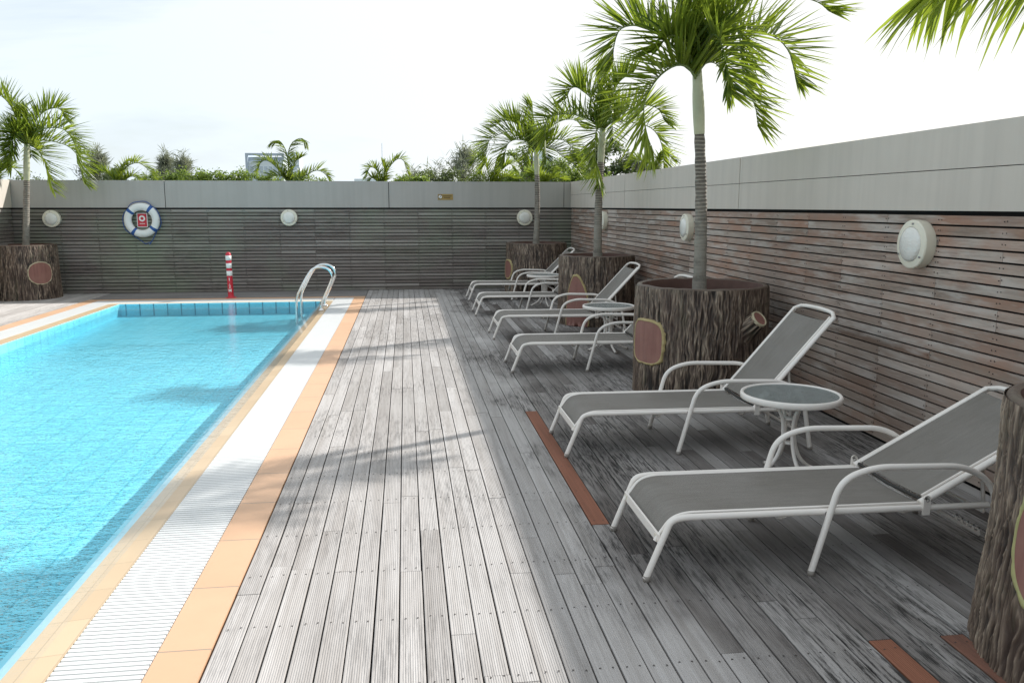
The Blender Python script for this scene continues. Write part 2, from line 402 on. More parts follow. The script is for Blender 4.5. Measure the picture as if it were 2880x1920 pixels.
nl={17:'long reddish brown new plank in the open grey deck',25:'short orange brown new plank at the bottom edge',28:'duller brown new plank beside the bark planter'}
for k,(a,b) in new.items():
    mb=MB(); board(mb,a+.003,b-.003,X0+(k+.5)*P,P-.006,'y',.2+.03*k%1,z=.001)
    o=mb.build('replacement_plank',M['newplank2'] if k==28 else M['newplank'],deck); o['label']=nl[k]
mb=MB()
for k in range(41):
    y=.8
    while y<14.9:
        for dx in (-.022,.024):
            x=X0+(k+.5)*P+dx; yy=y+random.uniform(-.008,.008); mb.add([(x+.0042*cos(a*pi/3),yy+.0042*sin(a*pi/3),.0016) for a in range(6)],[(0,1,2,3,4,5)])
        y+=.45
mb.build('screw_heads',M['screw'],deck)['kind']='stuff'
mb=MB()
for k in range(12):
    c=14.99+(k+.5)*P
    if c<YB: run(mb,-5.46,X0-.004,c,'x')
tag(mb.build('deck_strip',M['deckx']),kind='structure')
mb=MB()   # slab under the boards, round the pool
mb.box(X0,XR+.2,YN,YB+.2,-.25,-.05); mb.box(XL-.2,-5.46,YN,YB+.2,-.25,-.05); mb.box(-5.46,X0,14.99,YB+.2,-.25,-.05)
mb.box(-5.46,X0,YN,PYN-.6,-.25,-.012)
tag(mb.build('terrace_slab',M['slab']),kind='structure')
# podium the terrace sits on
mb=MB(); mb.box(XL-.3,XR+.3,YN-.2,YB+.3,-6,-1.2); tag(mb.build('podium',M['slab']),kind='structure')

# pool basin
D=-.5
mb=MB()
DF=-.2
mb.add([(PXL,PYN,D),(PXR,PYN,D),(PXR,PYF,DF),(PXL,PYF,DF)],[(0,1,2,3)],0)
mb.add([(PXL,PYF,DF),(PXR,PYF,DF),(PXR,PYF,-.0),(PXL,PYF,-.0)],[(0,1,2,3)],1)
mb.add([(PXL,PYN,D),(PXR,PYN,D),(PXR,PYN,-.004),(PXL,PYN,-.004)],[(3,2,1,0)],1)
mb.add([(PXL,PYN,D),(PXL,PYF,DF),(PXL,PYF,0.),(PXL,PYN,0.)],[(0,1,2,3)],2)
mb.add([(PXR,PYN,D),(PXR,PYF,DF),(PXR,PYF,-.034),(PXR,PYN,-.034)],[(3,2,1,0)],2)
basin=mb.build('pool_basin',[M['floor_tile'],M['wall_x'],M['wall_y']]); tag(basin,kind='structure')

TR=(PXR,-1.253); GR=(-1.253,-.924); OR_=(-.924,X0-.006)
TL=(PXL,-4.9); GL=(-4.9,-5.235); OL=(-5.235,-5.445)
TF=(PYF,14.43); GF=(14.43,14.77); OF=(14.77,14.985)
mb=MB()
def slab(x0,x1,y0,y1,z,mat,zt=None):
    if x0==PXL: x0-=.005
    if x1==PXL: x1-=.005
    if y0==PYF: y0+=.005
    if x0>x1: x0,x1=x1,x0
    mb.box(x0,x1,y0,y1,-.2,z,mat)
# right edge tiles dip under the brimming water
x0,x1=TR
mb.add([(x0+.05,PYN,-.015),(x1,PYN,.0),(x1,TF[0],.0),(x0+.05,TF[0],-.015)],[(0,1,2,3)],0)
mb.add([(x0+.05,PYN,-.015),(x0,PYN,-.034),(x0,TF[0],-.034),(x0+.05,TF[0],-.015)],[(1,0,3,2)],4)
mb.add([(x1,PYN,0),(x1,PYN,-.2),(x1,TF[0],-.2),(x1,TF[0],0)],[(0,1,2,3)],0)
slab(*OR_,PYN-.6,OF[1],.001,2)
slab(*TL,PYN,TF[0],.0,0); slab(*OL,PYN-.6,OF[1],.001,2)
slab(TL[1],TR[1],TF[0],TF[1],.0,1); slab(OL[0],OR_[0],OF[0],OF[1],.001,3)
coping=mb.build('pool_coping',[M['yellow_y'],M['sunlit_yellow_x'],M['orange_y'],M['orange_x'],M['nosing']]); tag(coping,kind='structure')
mb=MB(); 
for (x0,x1,y0,y1) in ((GR[0],GR[1],PYN-.6,GF[1]),(GL[1],GL[0],PYN-.6,GF[1]),(GL[0],GR[0],GF[0],GF[1])): mb.box(x0,x1,y0,y1,-.2,-.0125)
tag(mb.build('gutter_floor',M['channel']),kind='structure')
mb=MB(); p=.03
y=PYN-.6
while y<GF[1]-p:
    mb.box(GR[0]+.004,GR[1]-.004,y,y+.0205,-.012,.003); 
    mb.box(GL[1]+.004,GL[0]-.004,y,y+.0205,-.012,.003); y+=p
x=GL[0]+.01
while x<GR[0]-p:
    mb.box(x,x+.0205,GF[0]+.004,GF[1]-.004,-.012,.003); x+=p
tag(mb.build('gutter_grate',M['grate']),kind='structure')
mb=MB(); mb.add([(PXL,PYN,-.007),(PXR,PYN,-.007),(PXR,PYF,-.007),(PXL,PYF,-.007)],[(0,1,2,3)])
mb.add([(PXR,PYN,-.007),(TR[1]-.088,PYN,-.007),(TR[1]-.088,PYF,-.007),(PXR,PYF,-.007)],[(0,1,2,3)],1)
tag(mb.build('water',[M['water'],M['film']]),kind='structure')

# ------------------------------------------------------------------ boundary walls
ZB,ZT=1.572,2.065
def wall(name,label,axis,face,a0,a1,sgn,joints,rows,slatmat,screws=True,inner_lo=0):
    """axis: direction the wall runs; face: coordinate of its slat face; sgn: outward direction from the terrace"""
    t=thing(name,((face,0,0) if axis=='y' else (0,face,0)),label,'wall')
    def bx(mb,u0,u1,d0,d1,z0,z1,mat=0,rnd=.5):
        d0,d1=sorted((d0*sgn,d1*sgn))
        if axis=='y': mb.box(d0,d1,u0,u1,z0,z1,mat,rnd)
        else: mb.box(u0,u1,d0,d1,z0,z1,mat,rnd)
    mb=MB(); bx(mb,a0,a1,.045,.15,-.04,ZT-.03); mb.build('wall_core',M['dark'],t)
    mb=MB(); ns=24; pz=(ZB-.022)/ns; pa=None
    for i in range(ns):
        z=.006+i*pz; st=.65 if axis=='x' else .56; a=a0+.3-st*random.randint(1,3)
        while a<a1:
            L=st*random.choice([1,2,2,3,4]); b=a+L
            u0,u1=max(a,a0),min(b,a1)
            if u1-u0>.01: bx(mb,u0+.0015,u1-.0015,random.uniform(-.0015,.0015),.022,z,z+pz-(.015 if axis=='x' else .0115),0,random.random())
            a=b
    mb.build('slat_cladding',slatmat,t)
    if screws:
        mb=MB(); u=a0+.3
        while u<a1:
            for i in range(ns):
                z=.006+i*pz+pz*.43
                for du in (-.012,.014):
                    uu=u+du+random.uniform(-.004,.004); zz=z+random.uniform(-.004,.004)
                    if axis=='y': mb.lathe([(.0036,.0),(.0036,-.0032),(.0001,-.0034)],6,(0,uu,zz),'x')
                    else: mb.lathe([(.0055,.0),(.0055,-.0032),(.0001,-.0034)],6,(uu,0,zz),'y')
            u+=.56 if axis=='y' else .65
        mb.build('screw_heads',M['screw'],t)['kind']='stuff'
    js=[a0]+joints+[a1]
    for i in range(len(js)-1):
        mb=MB(); u0,u1=js[i]+.006,js[i+1]-.006
        if rows==2:
            bx(mb,u0,u1,-.02,.15,ZB,1.813); bx(mb,u0,u1,-.02,.15,1.818,ZT)
        else: bx(mb,u0,u1,-.02,.15,ZB,ZT)
        mb.build('coping_panel',M['coping2' if axis=='y' else 'coping'],t)
    mb=MB(); bx(mb,a0,a1,.0,.145,ZB+.01,ZT-.012); mb.build('joint_backing',M['dark'],t)
    return t
w1=wall('boundary_wall','grey slatted timber wall with flat metal coping behind the far end of the pool','x',YB,XL-.15,XR+.17,1,[-6.8,-4.38,-.3,3.09],1,M['slat_back'])
w2=wall('boundary_wall','long reddish slatted timber wall running beside the sun loungers','y',XR,YN,YB-.03,1,[3.6,7.77,12.03],2,M['slat_right'])
w3=wall('boundary_wall','side wall at the far left corner behind the left planter, its coping in sun','y',XL,YN,YB-.03,-1,[3.2,7.4,11.6,15.2],1,M['slat_back'],False)

# ------------------------------------------------------------------ wall lights
def wall_light(name,loc,label,axis):
    t=thing(name,loc,label,'wall light','round bulkhead lights along the walls')
    # local frame: lathe axis pointing to -x (right wall) or -y (back wall)
    mb=MB(); mb.lathe([(.15,0),(.153,-.02),(.153,-.066)],48,(0,0,0),axis); mb.lathe([(.153,-.066),(.15,-.071),(.146,-.073)],48,(0,0,0),axis); mb.lathe([(.146,-.073),(.112,-.079)],48,(0,0,0),axis); mb.lathe([(.112,-.079),(.108,-.074)],48,(0,0,0),axis); mb.build('housing',M['cream'],t)
    mb=MB(); mb.lathe([(.109,-.077),(.107,-.084),(.09,-.094),(.06,-.102),(.03,-.106),(.001,-.107)],40,(0,0,0),axis); mb.build('lens',M['lens'],t)
    for a in (97,-30,215):
        mb=MB(); c=cos(R(a))*.13; s=sin(R(a))*.13
        cc=(0,c,s) if axis=='x' else (c,0,s)
        mb.lathe([(.006,-.07),(.006,-.0835),(.001,-.084)],10,cc,axis); mb.build('screw',M['steel'],t)
    return t
wall_light('wall_light',(XR-.0,4.87,1.362),'large nearest cream round light on the reddish slatted wall above the second lounger','x')
wall_light('wall_light',(XR,9.2,1.36),'cream round light half hidden by the tallest palm trunk','x')
wall_light('wall_light',(XR,13.25,1.362),'sliver of round light behind the trunk of the middle palm','x')
wall_light('wall_light',(-6.37,YB,1.375),'round light on the far wall between the left palm and the lifebuoy','y')
wall_light('wall_light',(-2.165,YB,1.386),'round light on the far wall above the pool between lifebuoy and gold plaque','y')
wall_light('wall_light',(2.31,YB,1.378),'round light on the far wall beside the corner palm trunk','y')

# ------------------------------------------------------------------ lifebuoy, signs
t=thing('lifebuoy',(-4.8,YB-.075,1.345),'white lifebuoy ring with four blue bands hanging on the far wall','lifebuoy')
def ring(mb,R0,r,a0,a1,n=40,m=16,mat=0,flat=.8):
    mb.tube([(R0*cos(a0+(a1-a0)*i/n),0,R0*sin(a0+(a1-a0)*i/n)) for i in range(n+1)],r,m,mat,flat=flat,caps=True,up=(0,1,0))
mb=MB(); ring(mb,.246,.068,0,2*pi,72,18); mb.build('ring',M['white2'],t)
for a in (53,140,235,322):
    mb=MB(); ring(mb,.246,.0715,R(a-6),R(a+6),5,18); mb.build('band',M['blue'],t)
mb=MB()
for (a0,a1,b) in ((53,140,.035),(140,235,.03),(-38,53,.02)):
    pts=[]
    for i in range(15):
        u=i/14; a=R(a0+(a1-a0)*u); rr=.314+b*sin(pi*u)*(1+.3*sin(9*u)); pts.append((rr*cos(a),.01+.02*sin(7*u),rr*sin(a)))
    mb.tube(pts,.007,6)
pts=crv([(-.19,.0,-.26),(-.05,.03,-.37),(.03,.03,-.43),(.12,.02,-.4),(.1,.01,-.45),(.16,.02,-.36),(.25,0,-.2)],24); mb.tube(pts,.007,6)
mb.build('grab_rope',M['rope'],t)
t=thing('lifebuoy_sign',(-4.813,YB-.004,1.345),'small square red sign with white ring symbol inside the lifebuoy','sign')
mb=MB(); mb.box(-.093,.093,-.006,0,-.13,.13); mb.build('border',M['white'],t)
mb=MB(); mb.box(-.08,.08,-.009,-.0065,-.117,.117); mb.build('panel',M['red'],t)
mb=MB(); mb.lathe([(.055,-.0095),(.055,-.0125),(.028,-.0125),(.028,-.0095)],28,(0,0,.03),'y',smooth=False); mb.build('ring_symbol',M['white'],t)
def text_mesh(txt,size,name,mat,parent,loc,bend=None,depth=.0015):
    cu=bpy.data.curves.new(name,'FONT'); cu.body=txt; cu.size=size; cu.align_x='CENTER'; cu.align_y='CENTER'; cu.extrude=depth; cu.offset=.0008
    tmp=bpy.data.objects.new('tmp',cu); COL.objects.link(tmp); bpy.context.view_layer.update()
    me=bpy.data.meshes.new_from_object(tmp.evaluated_get(bpy.context.evaluated_depsgraph_get()))
    bpy.data.objects.remove(tmp); me.materials.clear(); me.materials.append(mat)
    for v in me.vertices:
        x,y,z=v.co
        if bend: a=x/bend; v.co=((bend+z)*sin(a),-(bend+z)*cos(a),y)
        else: v.co=(x,-z,y)
    me.name=name; o=bpy.data.objects.new(name,me); COL.objects.link(o); o.parent=parent; o.location=loc; return o
mb=MB()
for i in range(8): mb.box(-.046+i*.0118,-.046+i*.0118+.008,-.0115,-.009,-.072,-.058)
mb.build('caption',M['white'],t)
t=thing('brass_plaque',(.775,YB-.021,1.772),'small brass plaque with round symbol on the far wall coping','plaque')
mb=MB(); mb.box(-.145,.145,-.005,0,-.055,.055); mb.build('plate',M['brass'],t)
mb=MB(); mb.lathe([(.038,-.0055),(.038,-.008),(.001,-.008)],24,(-.098,0,.004),'y',smooth=False)
mb.build('round_symbol',M['white'],t)
mb=MB(); a=Vector((-.128,-.0095,-.018)); mb.add([(-.124,-.0095,-.028),(-.118,-.0095,-.034),(-.07,-.0095,.034),(-.077,-.0095,.04)],[(0,1,2,3)]); mb.lathe([(.04,-.0085),(.04,-.0095),(.033,-.0095),(.033,-.0085)],24,(-.098,0,.004),'y')
mb.build('slash',M['inkdark'],t)
mb=MB(); random.seed(3)
for (z,n,x0) in ((.018,12,-.042),(-.014,9,-.03)):
    x=x0
    for i in range(n):
        w=random.choice([.008,.01,.011]); mb.box(x,x+w,-.0075,-.005,z-.009,z+.009); x+=w+.004
mb.build('lettering',M['inkdark'],t)

# depth marker
random.seed(11)
t=thing('depth_marker',(-3.085,15.02,.002),'red and white striped depth marker post at the far pool edge','post')
t.rotation_euler=(0,R(-.8),0)
mb=MB(); mb.lathe([(.095,0),(.095,.008),(.06,.014),(.05,.022),(.048,.06),(.047,.3),(.046,.765),(.036,.79),(.02,.8),(.001,.802)],28); mb.build('post',M['red'],t)
for (a,b) in ((.66,.745),(.525,.61),(.39,.475)):
    mb=MB(); mb.lathe([(.0445,a),(.0492,a),(.0492,b),(.0445,b)],28); mb.build('reflective_band',M['white'],t)
for ch,z in (('1',.325),('.',.27),('2',.2),('M',.13)):
    o=text_mesh(ch,.075,'digit' if ch!='M' else 'letter',M['white'],t,(0,0,z),bend=.0495)

# ladder
t=thing('pool_ladder',(-1.33,13.05,0),'chrome pool ladder with curved handrails at the far right corner','ladder')
near=[(.0,.0),(.004,.09),(.177,.459),(.15,.6),(.011,.668),(-.165,.59),(-.368,.222),(-.378,.05),(-.378,-.45)]
for dy in (0,.6):
    pts=[(x,dy,z) for x,z in near]; pts=[pts[0],pts[1]]+crv(pts[2:6],14)[0:]+pts[6:]
    pts=fillet([(0,dy,0),(0,dy,.09),(.13,dy,.37)],.06,5)[:-1]+crv([(.15,dy,.41),(.187,dy,.53),(.13,dy,.635),(.011,dy,.668),(-.11,dy,.635),(-.195,dy,.53)],20)+fillet([(-.24,dy,.455),(-.372,dy,.2),(-.378,dy,.05),(-.378,dy,-.45)],.08,6)
    mb=MB(); mb.tube(pts,.0195,14); h=mb.build('handrail',M['chrome'],t)
    mb=MB(); mb.lathe([(.05,.0),(.05,.006),(.03,.014),(.021,.03)],24,(0,dy,0)); mb.build('flange',M['chrome'],t)
for z in (-.12,-.32):
    mb=MB(); mb.box(-.41,-.345,.018,.582,z-.012,z); mb.build('step',M['chrome'],t)

# ------------------------------------------------------------------ planters
def outline(kind,hw,hz,n=72):
    o=[]
    for k in range(n):
        a=2*pi*k/n; c,s=cos(a),sin(a)
        if kind=='super': e=3.6
        elif kind=='oval': e=2.3
        else: e=2
        r=(abs(c)**e+abs(s)**e)**(-1/e); x,z=r*c,r*s
        if kind=='arch' :
            e=2.4; r=(abs(c)**e+abs(s)**e)**(-1/e); x,z=r*c,r*s
            if z>0: x*=1-.35*z**1.6
            x-=.15*max(0,z)**2
        o.append((x*hw,z*hz))
    return o
def planter(name,cx,cy,Rr,H,label,patches,stub=None,seed=0,rz0=0,nth=640,nz=110,bulge=.03,extra=None):
    t=thing(name,(cx,cy,0),label,'planter','tree stump planters holding palms')
    so=seed*17.3
    def rad(th,z):
        u=z/H; s=th*Rr
        w=.014*noise.noise((cos(th)*2.2+so,sin(th)*2.2,z*3.2))+.016*noise.noise((cos(th)*9+so,sin(th)*9,z*9))
        a=th*Rr+w; X,Y=cos(a/Rr)*Rr,sin(a/Rr)*Rr
        r1=noise.noise((X*56+so,Y*56,z*3.6)); r2=noise.noise((X*110,Y*110+so,z*12)); r3=noise.noise((X*20,Y*20,z*2.5+so))
        ridge=(1-abs(r1)*2.3)*.5+(1-abs(r2)*2.2)*.32+(1-abs(r3)*2)*.18
        lump=noise.noise((cos(th)*1.5+so,sin(th)*1.5,z*1.6))
        base=Rr*(1+bulge*(1-u)**2)+.018*lump
        return base, ridge
    mb=MB(); vs=[];pa=[]
    zs=[H*i/(nz-1) for i in range(nz)]
    for z in zs:
        for k in range(nth):
            th=2*pi*k/nth; b,rg=rad(th,z)
            top=max(0,(z-(H-.05))/.05); d=.019*(rg-.55)*(1-.75*top)
            vs.append(((b+d)*cos(th),(b+d)*sin(th),z+(.006*noise.noise((cos(th)*6,sin(th)*6,so))*top))); pa.append(max(0,min(1,.1+rg*.78)))
    fs=[(i*nth+k,i*nth+(k+1)%nth,(i+1)*nth+(k+1)%nth,(i+1)*nth+k) for i in range(nz-1) for k in range(nth)]
    mb.add(vs,fs,0,.5,True,pa); mb.build('bark_wall',M['bark'],t)
    mb=MB(); vs=[]; prof=[(-.004,H-.012),(-.012,H+.006),(-.03,H+.012),(-.05,H+.004),(-.062,H-.03),(-.075,H-.12),(-.085,H-.24)]
    for (d,z) in prof:
        for k in range(90):
            th=2*pi*k/90; b,_=rad(th,H); vs.append(((b+d)*cos(th),(b+d)*sin(th),z+.006*noise.noise((cos(th)*6,sin(th)*6,so))))
    mb.add(vs,[(i*90+k,i*90+(k+1)%90,(i+1)*90+(k+1)%90,(i+1)*90+k) for i in range(3,len(prof)-1) for k in range(90)],0,.5,True)
    mb.add(vs,[(i*90+k,i*90+(k+1)%90,(i+1)*90+(k+1)%90,(i+1)*90+k) for i in range(3) for k in range(90)],1,.5,True,[.5]*len(vs)); mb.build('rim',[M['potin'],M['bark']],t)
    mb=MB(); vs=[(0,0,H-.13)]+[((Rr-.07)*cos(2*pi*k/60),(Rr-.07)*sin(2*pi*k/60),H-.17+.01*noise.noise((k*.4,so,0))) for k in range(60)]
    mb.add(vs,[(0,1+k,1+(k+1)%60) for k in range(60)],0,.5,True); mb.build('soil',M['soil'],t)
    for (th0,z0,hw,hz,kind,rimm,rw) in patches:
        th0=R(th0); ol=outline(kind,hw,hz); n=len(ol)
        def P3(x,z,off):
            th=th0+x/Rr; zz=max(.004,z0+z); b,_=rad(th,min(H,zz)); b=Rr*(1+bulge*(1-zz/H)**2)
            return ((b+off)*cos(th),(b+off)*sin(th),zz)
        rings=[(0.,.014),(.3,.016),(.6,.016),(.85,.016),(1.,.018)]
        sc=lambda r:[(x*r,z*r) for x,z in ol]
        f=1-rw
        vs=[]
        for (r,off) in rings: vs+=[P3(x*f,z*f,off) for x,z in sc(r)]
        mb=MB(); mb.add(vs,[(i*n+k,i*n+(k+1)%n,(i+1)*n+(k+1)%n,(i+1)*n+k) for i in range(len(rings)-1) for k in range(n)],0,.5,True)
        cf=mb.build('cut_face',M['cutface'],t)
        vs=[]
        for j,(r,off) in enumerate([(f,.012),(f,.019),(f+rw*.5,.022),(1.,.016),(1.04,-.03)]):
            for i,(x,z) in enumerate(ol):
                jj=1+(.03+rw*.35)*(noise.noise((x*26+so,z*26,seed))+.5*noise.noise((x*60,z*60+so,seed)))*(1 if j>1 else .0)
                vs.append(P3(x*r*jj,z*r*jj,off))
        mb=MB(); mb.add(vs,[(i*n+k,i*n+(k+1)%n,(i+1)*n+(k+1)%n,(i+1)*n+k) for i in range(4) for k in range(n)],0,.5,True)
        mb.build('sapwood_border',M[rimm],cf)
    if stub:
        (A,B,ra,rb)=stub
        A=Vector(A); B=Vector(B)
        T=(B-A).normalized(); s1=T.cross(Vector((0,0,1))).normalized(); s2=s1.cross(T)
        vs=[];pa=[]; NS,NK=30,64
        for i in range(NS+1):
            u=i/NS; c=A.lerp(B,u); rr=ra+(rb-ra)*(1-(1-u)**1.5)
            for k in range(NK):
                a=2*pi*k/NK; rg=1-abs(noise.noise((cos(a)*4,sin(a)*4+so,u*1.5)))*2.2
                q=rr+.014*(rg-.5)*(1-.6*u); vs.append(c+s1*(q*cos(a))+s2*(q*sin(a))); pa.append(max(0,min(1,.1+rg*.78)))
        mb=MB(); mb.add(vs,[(i*NK+k,(i+1)*NK+k,(i+1)*NK+(k+1)%NK,i*NK+(k+1)%NK) for i in range(NS) for k in range(NK)],0,.5,True,pa)
        st=mb.build('branch_stub',M['bark'],t)
        mb=MB(); vs=[B+T*.004+s1*(rb*.0*cos(2*pi*k/40))+s2*(0) for k in range(1)]
        vs=[B+T*.005]+[B+T*.005+s1*(rb*.82*cos(2*pi*k/40))+s2*(rb*.82*sin(2*pi*k/40)) for k in range(40)]
        mb.add(vs,[(0,1+(k+1)%40,1+k) for k in range(40)]); mb.build('cut_end',M['cutface'],st)
        vs=[]
        for (q,o) in ((.8,.002),(.84,.012),(.96,.012),(1.02,-.01)):
            vs+=[B+T*o+s1*(rb*q*cos(2*pi*k/40))+s2*(rb*q*sin(2*pi*k/40)) for k in range(40)]
        mb=MB(); mb.add(vs,[(i*40+k,i*40+(k+1)%40,(i+1)*40+(k+1)%40,(i+1)*40+k) for i in range(3) for k in range(40)],0,.5,True); mb.build('cut_border',M['cutrimpale'],st)
    return t
HP=.93
planter('planter',2.54,6.86,.565,HP,'bark planter of the tallest palm, with square pink cut face and branch stub',
        [(-160,.47,.2,.19,'super','cutrim',.085)],((.1,-.28,.42),(.28,-.575,.7),.2,.072),1)
planter('planter',2.62,11.2,.525,HP,'bark planter with a tall arched brown cut face edged in yellow, behind the fourth lounger',
        [(-131,.2,.175,.5,'arch','cutrim',.06)],None,2,nth=480,nz=80)
planter('planter',2.4,15.15,.56,HP,'bark planter standing in the far right corner',
        [(-165,.46,.16,.18,'oval','cutrim',.12)],((.05,-.3,.28),(.29,-.6,.53),.17,.07),3,nth=400,nz=70)
planter('planter',-6.68,15.5,.55,HP,'bark planter at the left edge with a rounded pink cut face edged in cream',
        [(-41,.46,.205,.195,'oval','cutrimpale',.07)],None,4,nth=400,nz=70)
planter('planter',2.6,2.34,.56,HP,'nearest bark planter cut off by the right edge of the picture',
        [(-166,.5,.2,.245,'oval','cutrimgreen',.1)],None,5,nth=900,nz=170,bulge=.07)

# ------------------------------------------------------------------ palms
def leaflet(mb,p,d,L,w,rnd,droop,segs=4):
    d=Vector(d).normalized(); q=Vector(p); side=d.cross(Vector((0,0,1)))
    if side.length<.1: side=Vector((1,0,0))
    side.normalize(); a=random.uniform(-.9,.9); up=side.cross(d); side=(side*cos(a)+up*sin(a)).normalized()
    vs=[]; st=L/segs
    for i in range(segs+1):
        t=i/segs; ww=w*(.45+1.5*t if t<.3 else .9*(1-(t-.3)/.7)**.75+.02)
        if i==segs: vs.append(q.copy())
        else: vs+=[q-side*ww/2,q+side*ww/2]
        d=(d+Vector((0,0,-droop*(.3+t)))).normalized(); q=q+d*st
    fs=[(2*i,2*i+1,2*i+3,2*i+2) for i in range(segs-1)]+[(2*segs-2,2*segs-1,2*segs)]
    mb.add(vs,fs,0,rnd,True)
def frond(parent,pts,Lmax,n,w,hue=.35,droop=.1,spread=.6,upk=.85,start=.12,rr=.013,label=None):
    C=crv(pts,n); mb=MB(); N_=len(C)
    mb.tube([C[i] for i in range(0,N_,2)]+([C[-1]] if N_%2==0 else []),[max(.003,rr*(1-.8*i/(N_/2))) for i in range(len(range(0,N_,2))+(1 if N_%2==0 else 0))],5,1)
    for i in range(int(n*start),N_):
        t=i/n; T=(C[min(i+1,n)]-C[max(i-1,0)]).normalized()
        S_=T.cross(Vector((0,0,1)))
        if S_.length<.15: S_=Vector((-T.y+.01,T.x+.3,0))
        S_.normalize()
        if i>int(n*start):
            if S_.dot(prevS)<0: S_=-S_
        prevS=S_
        U=S_.cross(T)
        if i==int(n*start): sg=1 if U.z>=0 else -1
        U=U*sg
        prof=(.4+.6*min(1,t/.25))*(1 if t<.65 else 1-.4*(t-.65)/.35)
        for s in (-1,1):
            for rep in range(2):
                j=random.uniform(-.16,.16)
                fwd=.42+.5*t*t+j*.6
                d=T*fwd+S_*s*(spread+random.uniform(-.14,.14))+U*(upk*random.uniform(.45,1.2))
                leaflet(mb,C[i]+T*random.uniform(-.01,.01),d,Lmax*prof*random.uniform(.85,1.08),w*random.uniform(.75,1.15),max(0,min(1,hue+random.gauss(0,.17)+(.12 if t>.75 else 0))),droop*random.uniform(.5,1.6))
    o=mb.build('frond',[M['leaf'],M['rachis']],parent)
    if label: o['label']=label
    return o
def palm(name,loc,label,top,lean,rb,rt,shaft_len,fronds,Lmax,w,seed,group='palms growing in the stump planters',z0=.74,extra=4,nl=34,bend=(0,0),droop=.045):
    random.seed(seed)
    t=thing(name,loc,label,'palm',group)
    sh=top-shaft_len; mb=MB(); pts=[];rs=[]
    f=lambda z:(lean*(z-z0)/(top-z0)+bend[0]*sin(pi*(z-z0)/(top-z0)),bend[1]*sin(pi*(z-z0)/(top-z0)))
    K=26
    for i in range(K+1):
        z=z0+(sh-z0)*i/K; x,y=f(z); u=i/K
        pts.append((x,y,z)); rs.append(rb*(1.25-.25*min(1,u*5))*(1-u)+rt*u+.003*sin(i*2.1))
    mb.tube(pts,rs,20); mb.build('trunk',M['trunk'],t)
    mb=MB(); pts=[];rs=[]
    for i in range(11):
        u=i/10; z=sh+shaft_len*u+.0; x,y=f(z); pts.append((x,y,z+ .08*u)); rs.append(rt*(1.02+.12*sin(pi*min(1,u*1.4)) -.35*max(0,u-.6)))
    mb.tube(pts,rs,18); mb.build('crownshaft',M['shaft'],t)
    tx,ty=f(top)
    for i,fr in enumerate(fronds):
        (pl,dy)=fr[:2]; hue=fr[2] if len(fr)>2 else random.uniform(.1,.4)
        m=pl[0]; P3=[(tx,ty,top-.02)]
        for (x,z) in pl: P3.append((tx+x, ty+dy*abs(x-0)+ (.05 if dy>0 else -.05), top+z))
        frond(t,P3,Lmax*random.uniform(.9,1.05),nl,w,hue,droop)
    for i in range(extra):      # fronds arching towards and away from the viewer
        az=(pi/2 if i%2 else -pi/2)+random.uniform(-.5,.5); L=random.uniform(.7,1.)*Lmax*2.1; e=random.uniform(1.0,1.6)
        P3=[(tx,ty,top-.02)]
        for u in (.2,.45,.7,.9,1.):
            r=L*u*(.75 if e>.9 else 1)*.9; z=L*(e*u-1.15*e*u*u*(.75+.25*u)) ; P3.append((tx+cos(az)*r*.8,ty+sin(az)*r*.8,top+z))
        frond(t,P3,Lmax*.9,nl-6,w,random.uniform(.1,.35),droop)
    return t
F3=[([(-.07,.12),(-.23,.31),(-.39,.41),(-.51,.44),(-.61,.4),(-.65,.26),(-.65,.16)],.3,.2),
 ([(-.08,.12),(-.19,.26),(-.29,.29),(-.37,.23),(-.42,.16)],-.5,.3),
 ([(-.05,.01),(-.12,.07),(-.23,.07),(-.36,-.01),(-.45,-.12),(-.51,-.25),(-.49,-.45),(-.42,-.6)],-.35,.62),
 ([(-.04,.17),(-.13,.51),(-.2,.8),(-.32,1.0),(-.45,1.05)],.15,.15),
 ([(.0,.2),(.03,.5),(.08,.85),(.2,1.05),(.34,1.1)],-.3,.2),
 ([(-.01,.04),(.03,.19),(.12,.36),(.22,.41),(.3,.35),(.32,.18),(.37,-.08),(.45,-.24),(.48,-.4)],-.25,.42),
 ([(.02,.04),(.19,.22),(.42,.37),(.61,.4),(.78,.37),(.91,.26),(.97,.11),(1.01,.02)],.2,.3),
 ([(.04,.07),(.13,.14),(.23,.14),(.34,.05),(.38,-.08)],.5,.4),
 ([(.02,.09),(.13,.39),(.31,.56),(.59,.64),(.88,.58),(1.0,.5)],-.2,.6),
 ([(-.02,.15),(-.1,.4),(-.25,.62),(-.45,.78),(-.65,.8),(-.8,.7)],-.2,.25)]
F2=[([(-.01,.05),(-.13,.4),(-.26,.53),(-.35,.58),(-.42,.55),(-.46,.45)],.3,.35),
 ([(-.02,.01),(-.19,.12),(-.43,.19),(-.65,.18),(-.79,.11),(-.83,-.07),(-.81,-.21)],-.2,.28),
 ([(-.01,.05),(-.04,.37),(-.07,.62),(-.09,.8)],.2,.2),
 ([(-.01,.02),(-.12,.0),(-.15,-.19),(-.12,-.5),(-.05,-.7)],-1.,.4),
 ([(.02,.03),(.2,.13),(.49,.12),(.73,.06),(.87,-.09),(.93,-.3),(.94,-.45)],.2,.45),
 ([(.02,.05),(.09,.37),(.19,.62),(.38,.75)],-.2,.3),
 ([(.02,.03),(.2,.2),(.46,.31),(.66,.26),(.75,.1)],-.4,.4)]
